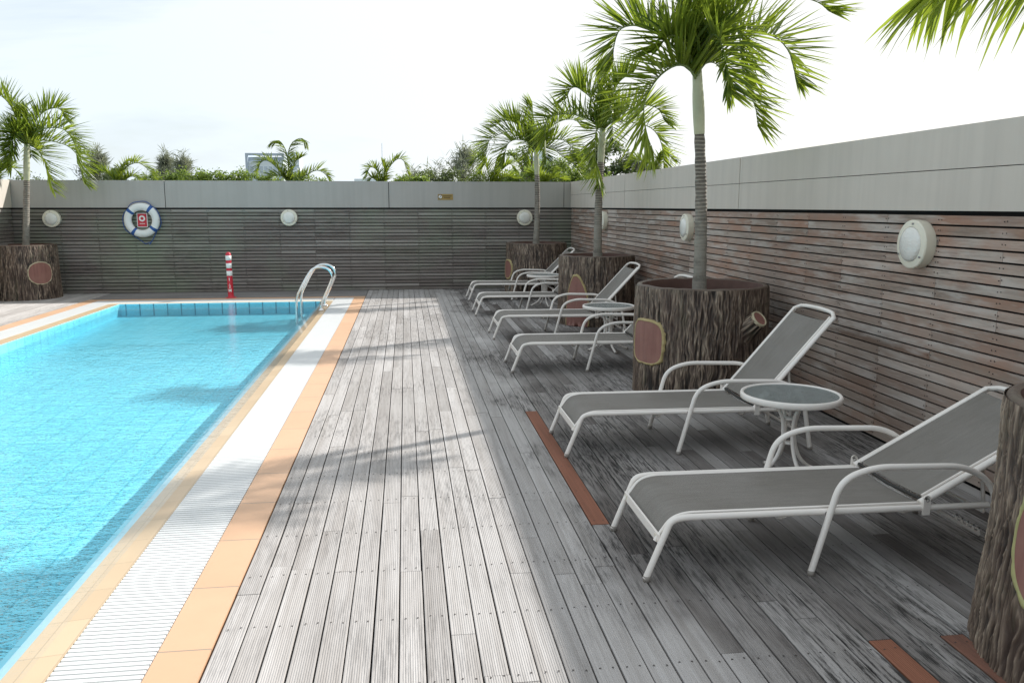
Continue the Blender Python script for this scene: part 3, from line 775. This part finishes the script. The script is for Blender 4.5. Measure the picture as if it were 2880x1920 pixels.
F4=[([(-.01,.03),(-.12,.16),(-.36,.21),(-.53,.14),(-.59,-.03),(-.6,-.17)],-.3,.3),
 ([(-.03,.06),(-.26,.44),(-.43,.56),(-.6,.56),(-.74,.47)],.3,.2),
 ([(-.03,.06),(-.31,.36),(-.6,.34),(-.83,.22),(-.88,.05),(-.92,-.2)],.1,.2),
 ([(-.01,.06),(-.01,.36),(-.05,.7),(-.06,.86)],.1,.2),
 ([(.03,.04),(.17,.16),(.3,.22),(.48,.2),(.61,.08),(.68,-.1),(.68,-.26)],-.3,.4),
 ([(.03,.04),(.13,.09),(.31,.04),(.48,-.09),(.66,-.22),(.8,-.42)],-.2,.12),
 ([(.03,.08),(.23,.4),(.48,.57),(.74,.59),(.88,.46)],.1,.45)]
F1=[([(-.01,.11),(-.14,.46),(-.27,.75),(-.46,.9),(-.66,.81)],.2,.4),
 ([(.01,.14),(.15,.47),(.3,.63),(.46,.69),(.55,.65),(.58,.55)],.2,.45),
 ([(.04,.11),(.24,.28),(.47,.33),(.67,.31),(.79,.2),(.87,.01),(.88,-.27)],-.2,.45),
 ([(.05,.08),(.23,.14),(.52,.09),(.68,-.02),(.77,-.2),(.78,-.48),(.81,-.59)],.2,.35),
 ([(.05,.07),(.17,.0),(.29,-.13),(.37,-.38),(.42,-.69)],-.4,.7),
 ([(-.02,.1),(-.13,.19),(-.31,.28),(-.47,.2),(-.57,-.0)],.2,.2),
 ([(-.02,.1),(-.11,.16),(-.17,.07),(-.19,-.14),(-.2,-.33)],-.8,.25),
 ([(.01,.14),(.03,.45),(.04,.65)],.1,.3)]
palm('palm_tree',(2.52,6.86,0),'tallest palm, crown cut by the top edge, pale crownshaft above ringed trunk',2.656,-.09,.058,.043,.46,F3,.47,.028,21,nl=44,bend=(.03,0),extra=1)
palm('palm_tree',(2.637,11.2,0),'middle palm behind the tallest one, rising from the planter with the arched cut face',2.609,.04,.062,.044,.42,F2,.45,.028,22,extra=1,nl=42,bend=(-.02,0))
palm('palm_tree',(2.385,15.15,0),'corner palm in front of the far wall with fronds arching to both sides',2.565,0,.06,.042,.4,F4,.46,.028,23,extra=2,nl=42,bend=(.03,0))
palm('palm_tree',(-6.632,15.5,0),'palm at the left edge with one yellowing drooping frond',2.59,.185,.06,.045,.55,F1,.46,.028,24,extra=3,nl=42)
# palm in the nearest planter: only the tips of its fronds hang into the picture
random.seed(31)
t=thing('palm_tree',(2.6,2.34,0),'nearest palm, only drooping frond tips showing in the top right corner','palm','palms growing in the stump planters')
mb=MB(); mb.tube([(0,0,.74),(.25,-.1,1.4),(.55,-.2,2.0),(.75,-.22,2.45)],[.075,.06,.052,.046],18); mb.build('trunk',M['trunk'],t)
mb=MB(); mb.tube([(.75,-.22,2.45),(.85,-.22,2.75),(.9,-.22,3.0)],[.048,.052,.03],16); mb.build('crownshaft',M['shaft'],t)
frond(t,[(.88,-.22,2.95),(.5,-.15,2.95),(.15,.0,2.72),(-.2,.2,2.6),(-.4,.4,2.54),(-.5,.65,2.5),(-.53,.85,2.45)],.5,44,.028,.6,.14,.35,-.5,start=.42)
frond(t,[(.9,-.22,2.98),(1.1,.2,3.5),(1.2,.7,3.6),(1.2,1.1,3.3)],.4,26,.026,.3,.12)
frond(t,[(.9,-.22,2.98),(1.5,-.3,3.4),(2.,-.3,3.3),(2.2,-.3,3.0)],.4,26,.026,.3,.12)
frond(t,[(.9,-.22,2.98),(.8,-.8,3.4),(.7,-1.3,3.3),(.6,-1.6,2.9)],.4,26,.026,.3,.12)

# ------------------------------------------------------------------ sun loungers
def tubeobj(name,pts,r,parent,mat='paint',n=12,flat=None):
    mb=MB(); mb.tube(pts,r,n,flat=flat); return mb.build(name,M[mat],parent)
def make_lounger(loc,label,ang,blen=.78):
    t=thing('sun_lounger',loc,label,'sun lounger','grey sling sun loungers along the wall')
    W=.285
    # front frame: two front legs and side rails are one bent tube each
    for s in (-1,1):
        rail=fillet([(0,s*W,.012),(.105,s*W,.272),(.165,s*W,.282),(1.58,s*(W+.005),.272)],[.07,.09],8)
        o=tubeobj('side_rail',rail,.0145,t)
        mb=MB(); mb.lathe([(.001,0),(.016,0),(.016,.022),(.0145,.026)],14,(0.004,s*W,0)); mb.build('foot_cap',M['paint_worn'],o)
        # inner slide rail carrying the sling
        tubeobj('sling_rail',fillet([(.045,s*(W-.032),.17),(.115,s*(W-.032),.268),(.18,s*(W-.032),.288),(1.27,s*(W-.03),.282)],[.05,.07],8),.009,t)
        hoop=fillet([(.735,s*(W+.035),.008),(.85,s*(W+.035),.43),(1.0,s*(W+.035),.482),(1.43,s*(W+.035),.47),(1.575,s*(W+.035),.38),(1.645,s*(W+.035),.008)],[.1,.11,.12,.1],9)
        a=tubeobj('armrest',hoop,.0145,t)
        for xx in (.737,1.645):
            mb=MB(); mb.lathe([(.001,0),(.016,0),(.016,.02),(.0145,.024)],14,(xx,s*(W+.035),0)); mb.build('foot_cap',M['paint_worn'],a)
        tubeobj('spacer_bolt',[(.803,s*W,.276),(.803,s*(W+.035),.276)],.007,t,'steel',8)
    mb=MB(); mb.box(.052,.062,-W+.008,W-.008,.165,.205); o=mb.build('cross_bar',M['paint'],t)
    mb=MB(); mb.box(.05,.052,-W+.03,-W+.055,.178,.196); mb.box(.05,.052,W-.055,W-.03,.178,.196); mb.build('plug',M['cream'],o)
    for xx in (.62,1.2):      # stiffening bows under the sling
        tubeobj('under_bow',fillet([(xx,-W,.268),(xx,-W+.05,.235),(xx,W-.05,.235),(xx,W,.268)],.05,5),.009,t,n=8)
    # seat sling
    prof=fillet([(.055,0,.185),(.117,0,.275),(.19,0,.292),(1.262,0,.288)],[.05,.07],8)
    prof=prof[:-1]+[prof[-2].lerp(prof[-1],k/10) for k in range(1,11)]
    mb=MB(); NY=14; vs=[]
    for th in (0,-.003):
        for p in prof:
            for j in range(NY+1):
                y=-W+.022+(2*W-.044)*j/NY; sag=.012*(1-(2*j/NY-1)**2)
                vs.append((p.x,y,p.z-sag+th))
    n=len(prof)*(NY+1)
    fs=[(i*(NY+1)+j,(i+1)*(NY+1)+j,(i+1)*(NY+1)+j+1,i*(NY+1)+j+1) for i in range(len(prof)-1) for j in range(NY)]
    fs=[f[::-1] for f in fs]+[tuple(n+k for k in f) for f in fs]
    mb.add(vs,fs,0,.5,True); mb.build('seat_sling',M['sling'],t)
    # backrest
    ca,sa=cos(R(ang)),sin(R(ang)); hx,hz=1.285,.305
    BP=lambda u,y,o=0:(hx+ca*u-sa*o,y,hz+sa*u+ca*o)
    fr=[BP(0,-W+.012)]; bow=[BP(blen+.035*(1-(j/6.)**2),W*j/6. *.96) for j in range(-5,6)]
    pts=[BP(-.03,-W+.012)]+[BP(blen*.5,-W+.012),BP(blen-.04,-W+.014)]+bow+[BP(blen-.04,W-.014),BP(blen*.5,W-.012),BP(-.03,W-.012)]
    for s in (-1,1):
        mb=MB(); mb.tube([BP(-.03,s*(W-.012)),BP(blen*.5,s*(W-.012)),BP(blen-.01,s*(W-.012))],.02,12,flat=.72); mb.build('backrest_bar',M['paint'],t)
        mb=MB(); mb.tube([BP(.0,s*(W-.034),.012),BP(blen-.02,s*(W-.034),.012)],.007,8); mb.build('sling_channel',M['paint'],t)
    mb=MB(); mb.tube([BP(blen-.012,-W+.012)]+[BP(blen+.03*(1-(j/5.)**2)**.5 if abs(j)<5 else blen-.005,(W-.012)*j/5.) for j in range(-4,5)]+[BP(blen-.012,W-.012)],.0135,10); mb.build('head_bow',M['paint'],t)
    mb=MB(); vs=[]; NU=22
    for th in (0,-.003):
        for i in range(NU+1):
            u=.0+(blen-.055)*i/NU
            for j in range(NY+1):
                y=-W+.034+(2*W-.068)*j/NY; sag=.014*(1-(2*j/NY-1)**2); vs.append(BP(u,y,.014-sag+th))
    n=(NU+1)*(NY+1); fs=[(i*(NY+1)+j,(i+1)*(NY+1)+j,(i+1)*(NY+1)+j+1,i*(NY+1)+j+1) for i in range(NU) for j in range(NY)]
    fs=[f[::-1] for f in fs]+[tuple(n+k for k in f) for f in fs]
    mb.add(vs,fs,0,.5,True); mb.build('backrest_sling',M['sling'],t)
    mb=MB(); mb.tube([BP(-.012,-W+.03,.006),BP(-.02,0,-.006),BP(-.012,W-.03,.006)],.008,8); mb.build('sling_hem',M['slingedge'],t)
    tubeobj('rear_cross_tube',[(1.3,-W,.255),(1.3,W,.255)],.011,t,n=8)
    for s in (-1,1):
        mb=MB(); y=s*(W+.017)
        mb.tube([(1.262,y,.318),(1.272,y,.255)],.018,10,flat=None); 
        hb=MB(); x0=1.255
        hb.box(x0,x0+.034,y-.004,y+.004,.245,.318); hb.lathe([(.017,-.004),(.017,.004),(.001,.0042)],14,(x0+.017,y,.318),'y'); b=hb.build('hinge_bracket',M['paint'],t)
        hb=MB(); hb.lathe([(.008,-.008),(.008,.008),(.001,.0085)],10,(x0+.017,y,.315),'y'); hb.build('bolt',M['steel'],b)
    # ratchet support under the backrest
    P1=Vector(BP(blen*.42,0,-.02))
    for s in (-1,1):
        y=s*(W-.06); a=(P1.x,y,P1.z); b=(P1.x+.03,y,.215)
        mb=MB(); mb.tube([a,((a[0]+b[0])/2,y,(a[2]+b[2])/2),b],.009,8); mb.build('back_prop',M['paint'],t)
        mb=MB(); c=(1.33,y,.262); d=(1.6,y,.105)
        mb.tube([c,d],.009,8)
        for k in range(5):
            u=.55+.11*k; px=c[0]+(d[0]-c[0])*u; pz=c[2]+(d[2]-c[2])*u
            mb.box(px-.004,px+.004,y-.004,y+.004,pz,pz+.032); mb.box(px-.016,px+.004,y-.004,y+.004,pz+.026,pz+.032)
        mb.build('ratchet_rack',M['paint'],t)
    tubeobj('prop_cross_tube',[(P1.x+.03,-W+.06,.215),(P1.x+.03,W-.06,.215)],.009,t,n=8)
    return t
LS=[((1.0,3.53,0),'nearest sun lounger, back reclined low, its head end behind the near planter',28.5,.78),
    ((1.0,5.325,0),'second nearest sun lounger with its back raised, in front of the tallest palm planter',49,.77),
    ((1.0,8.07,0),'third nearest sun lounger whose backrest disappears behind the tallest palm planter',47,.78),
    ((1.033,10.1,0),'fourth nearest sun lounger with raised back in front of the yellow arched planter',47,.77),
    ((1.0,12.31,0),'fifth nearest sun lounger, second from the far wall, its back hidden behind a planter',47,.77),
    ((1.05,14.27,0),'farthest sun lounger, closest to the far wall',45,.77)]
for a in LS: make_lounger(*a)

# ------------------------------------------------------------------ side tables
def make_table():
    t=thing('side_table',(2.245,4.51,0),'nearest small round glass side table between the two front loungers','side table','round glass side tables between the loungers')
    mb=MB(); mb.lathe([(.27,.478),(.283,.472),(.29,.478),(.291,.5),(.287,.509),(.278,.511),(.27,.506),(.268,.49),(.27,.478)],56); mb.build('rim',M['paint'],t)
    mb=MB(); mb.lathe([(.0005,.503),(.1,.503),(.2,.503),(.2725,.503),(.2725,.497),(.0005,.497)],56,smooth=False); mb.build('glass_top',M['glass'],t)
    for k in range(4):
        a=R(8+90*k); c,s=cos(a),sin(a)
        pts=fillet([(.268*c,.268*s,.482),(.1*c,.1*s,.455),(.042*c,.042*s,.36),(.036*c,.036*s,.2),(.1*c,.1*s,.07),(.235*c,.235*s,.008)],[.06,.1,.1,.1],8)
        o=tubeobj('leg',pts,.0115,t,n=10)
        mb=MB(); mb.lathe([(.001,0),(.013,0),(.013,.016),(.0115,.02)],12,(.235*c,.235*s,0)); mb.build('foot_cap',M['paint_worn'],o)
    for r_,z_ in ((.034,.35),(.029,.2)):
        mb=MB(); mb.lathe([(.001,z_),(r_,z_),(r_,z_+.012),(.001,z_+.012)],16); mb.build('leg_clamp',M['paint'],t)
    return t
tb=make_table()
dup(tb,(2.235,8.93,0),'round glass side table between the third and fourth loungers, left of the tallest palm planter')
dup(tb,(2.22,13.15,0),'farthest side table between the two rearmost loungers')

# floodlight on the wall
t=thing('floodlight',(XR+.05,11.5,ZT),'small black floodlight standing on top of the right wall','floodlight')
mb=MB()
vs=[(-.02,-.09,.03),(-.02,.09,.03),(.06,.07,.02),(.06,-.07,.02),(-.07,-.1,.13),(-.07,.1,.13),(.05,.08,.16),(.05,-.08,.16)]
mb.add(vs,[(3,2,1,0),(4,5,6,7),(0,1,5,4),(1,2,6,5),(2,3,7,6),(3,0,4,7)]); mb.build('housing',M['black'],t)
mb=MB(); mb.box(-.085,-.068,-.105,.105,.115,.135); mb.box(.0,.02,-.1,-.09,0,.08); mb.box(.0,.02,.09,.1,0,.08); mb.box(-.02,.04,-.1,.1,0,.008); mb.build('bracket',M['black'],t)

# ------------------------------------------------------------------ vegetation beyond the walls
def bg_palm(loc,label,specs,Lmax,seed,zt=2.1):
    random.seed(seed); t=thing('garden_palm',loc,label,'palm','palms beyond the walls')
    mb=MB(); mb.tube([(0,0,-6),(.05,0,-2),(0,0,zt-.2)],[.11,.08,.06],12); mb.build('trunk',M['trunk'],t)
    mb=MB(); mb.tube([(0,0,zt-.5),(0,0,zt-.1),(0,0,zt+.12)],[.06,.066,.03],12); mb.build('crownshaft',M['shaft'],t)
    for (pl,dy,h) in specs:
        P3=[(0,0,zt-.05)]+[(x,dy*abs(x),zt+z) for x,z in pl]
        frond(t,P3,Lmax,26,.03,h,.1,rr=.02,upk=.6)
    return t
bg_palm((-2.65,20,0),'palm top in front of the pale building, tall middle frond and two side fronds',
 [([(-.1,.15),(-.3,.4),(-.5,.55),(-.65,.5),(-.72,.35)],.2,.3),([(0,.3),(.0,.7),(.1,.95),(.3,1.05),(.42,.95)],.1,.3),([(0,.3),(-.05,.75),(-.18,.98),(-.35,.95)],-.2,.3),
  ([(.1,.05),(.35,.2),(.6,.33),(.8,.25),(.9,.05)],.2,.3),([(-.05,.1),(-.2,.2),(-.4,.15),(-.5,.0)],-.6,.2),([(.05,.2),(.15,.5),(.3,.6)],-.5,.3),([(.02,.1),(.2,.15),(.3,-.1)],-1.,.2)],.36,41)
bg_palm((-.5,20,0),'low palm top above the far wall left of the brass plaque',
 [([(-.05,.1),(-.15,.35),(-.3,.4),(-.38,.2)],.3,.35),([(.05,.15),(.15,.4),(.35,.6),(.5,.55),(.58,.3)],.1,.35),([(.0,.1),(.05,.3),(.0,.5)],-.3,.5),([(-.1,.05),(-.25,.15),(-.35,.0)],-.4,.3)],.3,42)
bg_palm((2.0,19,0),'palm top above the far wall left of the corner palm trunk',
 [([(-.05,.1),(-.15,.4),(-.35,.6),(-.45,.45)],.3,.3),([(.05,.1),(.2,.3),(.4,.45),(.5,.3)],.1,.4),([(.0,.1),(.05,.4),(.1,.6)],-.3,.4),([(.1,.0),(.3,.15),(.5,.1)],-.4,.4),([(-.1,.0),(-.3,.2),(-.5,.1)],-.4,.3)],.34,43)
bg_palm((4.6,15.2,0),'palm tips above the right wall just left of the tallest palm trunk',
 [([(-.05,.1),(-.15,.25),(-.3,.3),(-.4,.2)],.3,.3),([(.05,.1),(.15,.3),(.3,.38),(.4,.3)],.1,.3),([(.0,.1),(.05,.3),(.1,.42)],-.3,.3)],.3,44,zt=2.15)
bg_palm((-8.6,19,0),'palm tips at the far left edge above the wall',
 [([(.05,.1),(.2,.28),(.4,.3),(.55,.1)],-.1,.35),([(.0,.1),(.1,.35),(.3,.45)],.2,.3),([(-.1,.1),(-.3,.2)],.2,.3)],.34,45)
bg_palm((-6.3,19.5,0),'leafy palm top behind the drooping fronds of the left palm',
 [([(.05,.1),(.2,.35),(.45,.45),(.65,.3),(.75,.1)],.1,.4),([(.0,.1),(.05,.3),(.2,.5)],.2,.35),([(-.1,.1),(-.3,.25),(-.5,.2)],.2,.3),([(.1,.0),(.35,.15),(.6,.0)],-.3,.5)],.34,46)
bg_palm((3.0,18.0,0),'bright green fan of palm leaves in the wall corner behind the middle palm',
 [([(.0,.1),(.1,.3),(.25,.4)],.1,.6),([(-.05,.1),(-.15,.25),(-.3,.25)],.1,.5),([(.05,.05),(.25,.15),(.45,.1)],-.3,.6)],.3,47,zt=2.05)

def leafy(name,loc,label,clumps,mat,n,ls,seed,cat='tree',group=None,zg=-6,trunk=.12):
    """broad-leaved crown: leaf-sized faces gathered in clumps (dx,dy,z,rx,rz) round a branching trunk"""
    random.seed(seed); t=thing(name,loc,label,cat,group)
    mb=MB(); zt=min(c[2] for c in clumps)
    mb.tube([(0,0,zg),(.1,0,(zg+zt)/2),(0,0,zt)],[trunk*1.5,trunk*1.1,trunk*.7],8)
    for c in clumps: mb.tube([(0,0,zt-.5),(c[0]*.5,c[1]*.5,(zt+c[2])/2),(c[0],c[1],c[2])],[trunk*.6,trunk*.4,trunk*.15],5)
    mb.build('trunk',M['stem'],t)
    mb=MB(); tot=sum(c[3]**2 for c in clumps)
    for c in clumps:
        m=int(n*c[3]**2/tot); subs=[]
        for i in range(14):
            a=random.uniform(0,2*pi); e=random.uniform(-.6,1.4); r=random.uniform(.45,.9)
            subs.append((cos(a)*cos(e)*c[3]*r,sin(a)*cos(e)*c[3]*r,sin(e)*c[4]*r))
        for i in range(m):
            s=random.choice(subs); k=.36
            p=Vector((c[0]+s[0]+random.gauss(0,c[3]*k*.5),c[1]+s[1]+random.gauss(0,c[3]*k*.5),c[2]+s[2]+random.gauss(0,c[4]*k*.45)))
            d=Vector((random.gauss(0,1),random.gauss(0,1),random.gauss(0,.6))).normalized(); e=d.cross(Vector((random.gauss(0,1),random.gauss(0,1),1))).normalized()
            L=ls*random.uniform(.6,1.3)
            mb.add([p,p+d*L*.5+e*L*.25,p+d*L,p+d*L*.5-e*L*.25],[(0,1,2,3)],0,max(0,min(1,random.gauss(.45,.22))))
    mb.build('crown',M[mat],t); return t
def casuarina(loc,label,h,rad,n,seed,lean=0,sparse=1.,zg=-6,zc=1.5,group='feathery trees beyond the far wall'):
    random.seed(seed); t=thing('feathery_tree',loc,label,'tree',group)
    mb=MB(); mb.tube([(0,0,zg),(0,0,zc),(lean*.5,0,(zc+h)/2),(lean,0,h-.1)],[.22,.14,.07,.02],8)
    nb=int(26*sparse); tips=[]
    for i in range(nb):
        u=random.random()**.8; z=zc-.6+(h-zc)*u; a=random.uniform(0,2*pi); L=rad*(1.15-u)*random.uniform(.6,1.2)
        b=Vector((lean*u,0,z)); e=b+Vector((cos(a)*L,sin(a)*L,L*random.uniform(.9,1.9))); mb.tube([b,(b+e)/2+Vector((0,0,-.05*L)),e],[.025,.015,.005],4); tips.append((b,e))
    tips.append((Vector((lean*.9,0,h-1.)),Vector((lean,0,h))))
    mb.build('trunk',M['stem'],t); mb=MB()
    for i in range(n):
        b,e=random.choice(tips); p=b.lerp(e,random.uniform(.25,1.05))+Vector((random.gauss(0,.1),random.gauss(0,.1),random.gauss(0,.08)))
        d=Vector((random.gauss(0,.6),random.gauss(0,.6),random.uniform(.1,1.3))).normalized(); s=d.cross(Vector((random.gauss(0,1),random.gauss(0,1),.2))).normalized()
        L=random.uniform(.2,.6); w=.015
        mb.add([p-s*w,p+s*w,p+d*L*.6+s*w*.8+Vector((0,0,-.02)),p+d*L*.6-s*w*.8+Vector((0,0,-.02)),p+d*L+Vector((0,0,-.07))],[(0,1,2,3),(3,2,4)],0,random.random())
    mb.build('crown',M['casu'],t); return t
casuarina((-12.25,45,0),'feathery tree above the wall right of the lifebuoy, its top in two spires',4.3,.9,2300,51,lean=.15,sparse=.8)
casuarina((-11.0,44,0),'bushy feathery tree just right of the split one above the far wall',4.2,.85,2100,52)
casuarina((-15.4,45,0),'feathery tree rising behind the drooping fronds of the left palm',4.45,1.2,3000,53)
leafy('broad_tree',(-14.0,43,0),'small rounded dark tree above the wall just left of the lifebuoy',[(0,0,2.6,.7,.9),(.4,0,2.2,.7,.6)],'bushdark',3200,.13,54)
leafy('broad_tree',(-20.0,48,0),'grey green tree at the left behind the palm trunk',[(0,0,2.3,1.4,1.0),(1.6,0,2.0,1.3,.9),(3.2,0,2.2,1.2,1.)],'bushdark',4500,.16,55)
casuarina((2.6,40,0),'thin wispy grey tree above the brass plaque',4.5,1.5,1800,56,lean=.3,sparse=1.,zc=1.8)
casuarina((.5,41,0),'low spiky dark tree above the coping left of the brass plaque',3.3,.9,2600,57)
casuarina((-5.4,43,0),'wispy bush in front of the pale building',3.2,.8,1400,58,zc=1.6)
leafy('hedge_bush',(-5.2,22,0),'bright green bushes along the top of the far wall left of the pale building',[(-1.1,0,2.05,.42,.42),(-.5,.2,2.12,.4,.42),(0.05,0,2.16,.4,.42),(.6,.1,2.1,.42,.38),(1.1,0,2.15,.42,.4),(1.6,0,2.05,.4,.4)],'bush',9000,.075,61,'bush','bushes beyond the walls')
leafy('hedge_bush',(-2.6,24,0),'olive green bush at the foot of the palm top in front of the pale building',[(-.9,0,2.05,.4,.42),(-.3,0,2.1,.5,.42),(.3,0,2.0,.4,.35)],'bush',4000,.08,62,'bush','bushes beyond the walls')
leafy('hedge_bush',(.25,21.5,0),'yellow green bush right of the low palm top',[(-.3,0,2.0,.35,.35),(.15,0,2.05,.35,.3)],'bush',3200,.07,63,'bush','bushes beyond the walls')
leafy('broad_tree',(1.7,30,0),'rounded dark green trees above the brass plaque',[(-.9,0,2.3,.7,.6),(-.1,0,2.35,.7,.6),(.8,0,2.2,.75,.5)],'bushdark',6000,.1,64)
leafy('hedge_bush',(3.5,22,0),'light green bushes behind the corner palm trunk',[(-.7,0,2.1,.5,.5),(-.1,0,2.25,.5,.5),(.5,0,2.25,.55,.55),(1.1,0,2.1,.5,.5)],'bush',9000,.075,65,'bush','bushes beyond the walls')
leafy('broad_tree',(4.55,30,0),'slim tree with separate leafy tufts beside the distant blue tower',[(-.3,0,3.3,.3,.4),(.05,0,3.7,.22,.35),(-.7,0,3.4,.2,.2),(.0,0,2.7,.5,.5)],'bush',1900,.1,66)
leafy('broad_tree',(7.1,30,0),'spreading dark green tree behind the trunk of the middle palm',[(-.8,0,2.9,.8,.8),(.2,0,3.4,.7,.6),(1.0,0,3.0,.8,.5),(-.1,0,2.4,1.0,.6),(1.6,0,2.6,.7,.45)],'bushdark',8000,.13,67)
leafy('hedge_bush',(5.6,24,0),'green bush in the wall corner right of the corner palm',[(-.6,0,2.0,.5,.5),(.1,0,2.1,.5,.45),(.8,0,1.95,.5,.5)],'bush',5000,.08,68,'bush','bushes beyond the walls')
random.seed(5)
t=thing('bare_shrub',(6.3,20,0),'bare twiggy shrub above the right wall beside the palm tips','shrub')
mb=MB()
for i in range(26):
    a=random.uniform(-.5,.5); h=random.uniform(.3,1.)
    mb.tube([(0,0,1.2),(a*.4,random.gauss(0,.1),2.0),(a,random.gauss(0,.2),2.2+h*.7)],[.012,.008,.003],4)
mb.tube([(0,0,-6),(0,0,1.2)],[.06,.03],6); mb.build('twigs',M['stem'],t)

# far buildings
M['bwall']=simple('pale_facade',(.72,.78,.84),.7,var=.08,scale=.3)  # distance haze is put into the paler facade colour
M['bframe']=simple('grey_blue_frame',(.45,.52,.62),.6)
M['bwin']=simple('window_glass',(.48,.55,.64),.2,var=.3,scale=.6)
t=thing('office_building',(-23.8,150,-6),'pale distant office building with grey roof frame behind the palm top','building')
mb=MB(); mb.box(-3,3,0,8,0,15.3); mb.build('facade',M['bwall'],t)
mb=MB(); mb.box(-3.3,-2.9,-.5,8,0,16.6); mb.box(-2.9,3.2,-.5,.0,16.2,16.6); mb.box(2.8,3.2,-.4,0,15.3,16.2); mb.box(-1,-.8,-.4,-.2,15.3,16.2); mb.build('roof_frame',M['bframe'],t)
mb=MB(); mb.box(-2.9,3,.3,7.8,15.3,16.0); mb.build('penthouse',M['bwin'],t)
for j in range(7):
    for i in range(7):
        mb=MB(); x=-2.6+i*.78; z=4.4+j*1.5; mb.box(x,x+.5,-.06,-.01,z,z+1.); mb.build('window',M['bwin'],t)
t=thing('apartment_tower',(-22.3,175,-6),'slim pale tower just right of the framed building','building')
mb=MB(); mb.box(-1.2,1.2,0,6,0,18.4); mb.build('facade',M['bwall'],t)
for j in range(8):
    mb=MB(); mb.box(-1.,1.,-.06,-.01,6+j*1.5,6.8+j*1.5); mb.build('window',M['bwin'],t)
t=thing('apartment_tower',(32.6,200,-6),'distant pale blue tower seen past the corner palm trunk','building')
mb=MB(); mb.box(-3,3,0,8,0,19.5); mb.box(-.5,1.5,2,6,19.5,21.); mb.build('facade',M['bwall'],t)
for j in range(10):
    mb=MB(); mb.box(-2.8,2.8,-.08,-.01,4.2+j*1.5,4.9+j*1.5); mb.build('window',M['bframe'],t)
t=thing('low_building',(-8.6,190,-6),'tiny distant pale block on the skyline left of the low palm top','building')
mb=MB(); mb.box(-2.5,2.5,0,6,0,13.6); mb.box(-4.5,-2.5,0,6,0,12.9); mb.build('facade',M['bwall'],t)
for j in range(3):
    mb=MB(); mb.box(-2.2,2.2,-.08,-.01,9.2+j*1.4,9.8+j*1.4); mb.build('window',M['bframe'],t)
t=thing('radio_mast',(-3.8,150,-6),'hair thin radio mast above the low palm top','mast')
mb=MB(); mb.tube([(0,0,0),(0,0,18.5)],[.09,.04],6); mb.build('pole',M['bframe'],t)

# ------------------------------------------------------------------ light, sky, camera
SD=Vector((2.7,1.55,2.065)).normalized()
el=math.asin(SD.z); az=atan2(SD.x,SD.y)
L=bpy.data.lights.new('sun','SUN'); L.energy=4.2; L.angle=R(1.); L.color=(1,.965,.92)
so=bpy.data.objects.new('sun',L); COL.objects.link(so); so.rotation_euler=SD.to_track_quat('Z','Y').to_euler(); so.location=(0,0,20)
w=bpy.data.worlds.new('World'); S.world=w; w.use_nodes=True; nt=w.node_tree; q=N(nt)
bg=nt.nodes['Background']; sky=q.n('ShaderNodeTexSky',sky_type='NISHITA'); sky.sun_disc=False; sky.sun_elevation=el; sky.sun_rotation=az
sky.air_density=1.2; sky.dust_density=1.5; sky.ozone_density=1.
tc=q.n('ShaderNodeTexCoord'); mp=q.n('ShaderNodeMapping'); q.l(tc.outputs['Generated'],mp.inputs[0]); mp.inputs['Scale'].default_value=(1.,1.,3.4)
cn=q.noise(mp.outputs[0],1.5,6,.6,.4); cl=q.ramp(cn,[(.3,0.3),(.55,1)])
sd=q.n('ShaderNodeVectorMath',operation='DOT_PRODUCT'); q.l(tc.outputs['Generated'],sd.inputs[0]); sd.inputs[1].default_value=SD
cc=q.mix(q.ramp(sd.outputs['Value'],[(.25,0),(.75,1)]),(6.45,7.15,7.7),(7.7,7.75,7.65))
col=q.mix(cl,sky.outputs[0],cc)
q.l(col,bg.inputs[0]); bg.inputs[1].default_value=.1
cam=bpy.data.cameras.new('camera'); cam.sensor_width=36; cam.lens=1890/2352*36; cam.clip_end=5000; cam.clip_start=.05
co=bpy.data.objects.new('camera',cam); COL.objects.link(co); co.location=(0,0,1.6)
th=math.atan((784-473.5)/1890); psi=math.atan(246*cos(th)/1890)
fw=Vector((sin(psi)*cos(th),cos(psi)*cos(th),-sin(th)))
co.rotation_euler=fw.to_track_quat('-Z','Y').to_euler(); S.camera=co
S.render.engine='CYCLES'; S.cycles.max_bounces=8; S.cycles.transparent_max_bounces=12
S.cycles.caustics_reflective=False
S.view_settings.view_transform='Standard'; S.view_settings.look='None'; S.view_settings.exposure=0.5; S.view_settings.gamma=1
S.render.resolution_x=1024; S.render.resolution_y=682
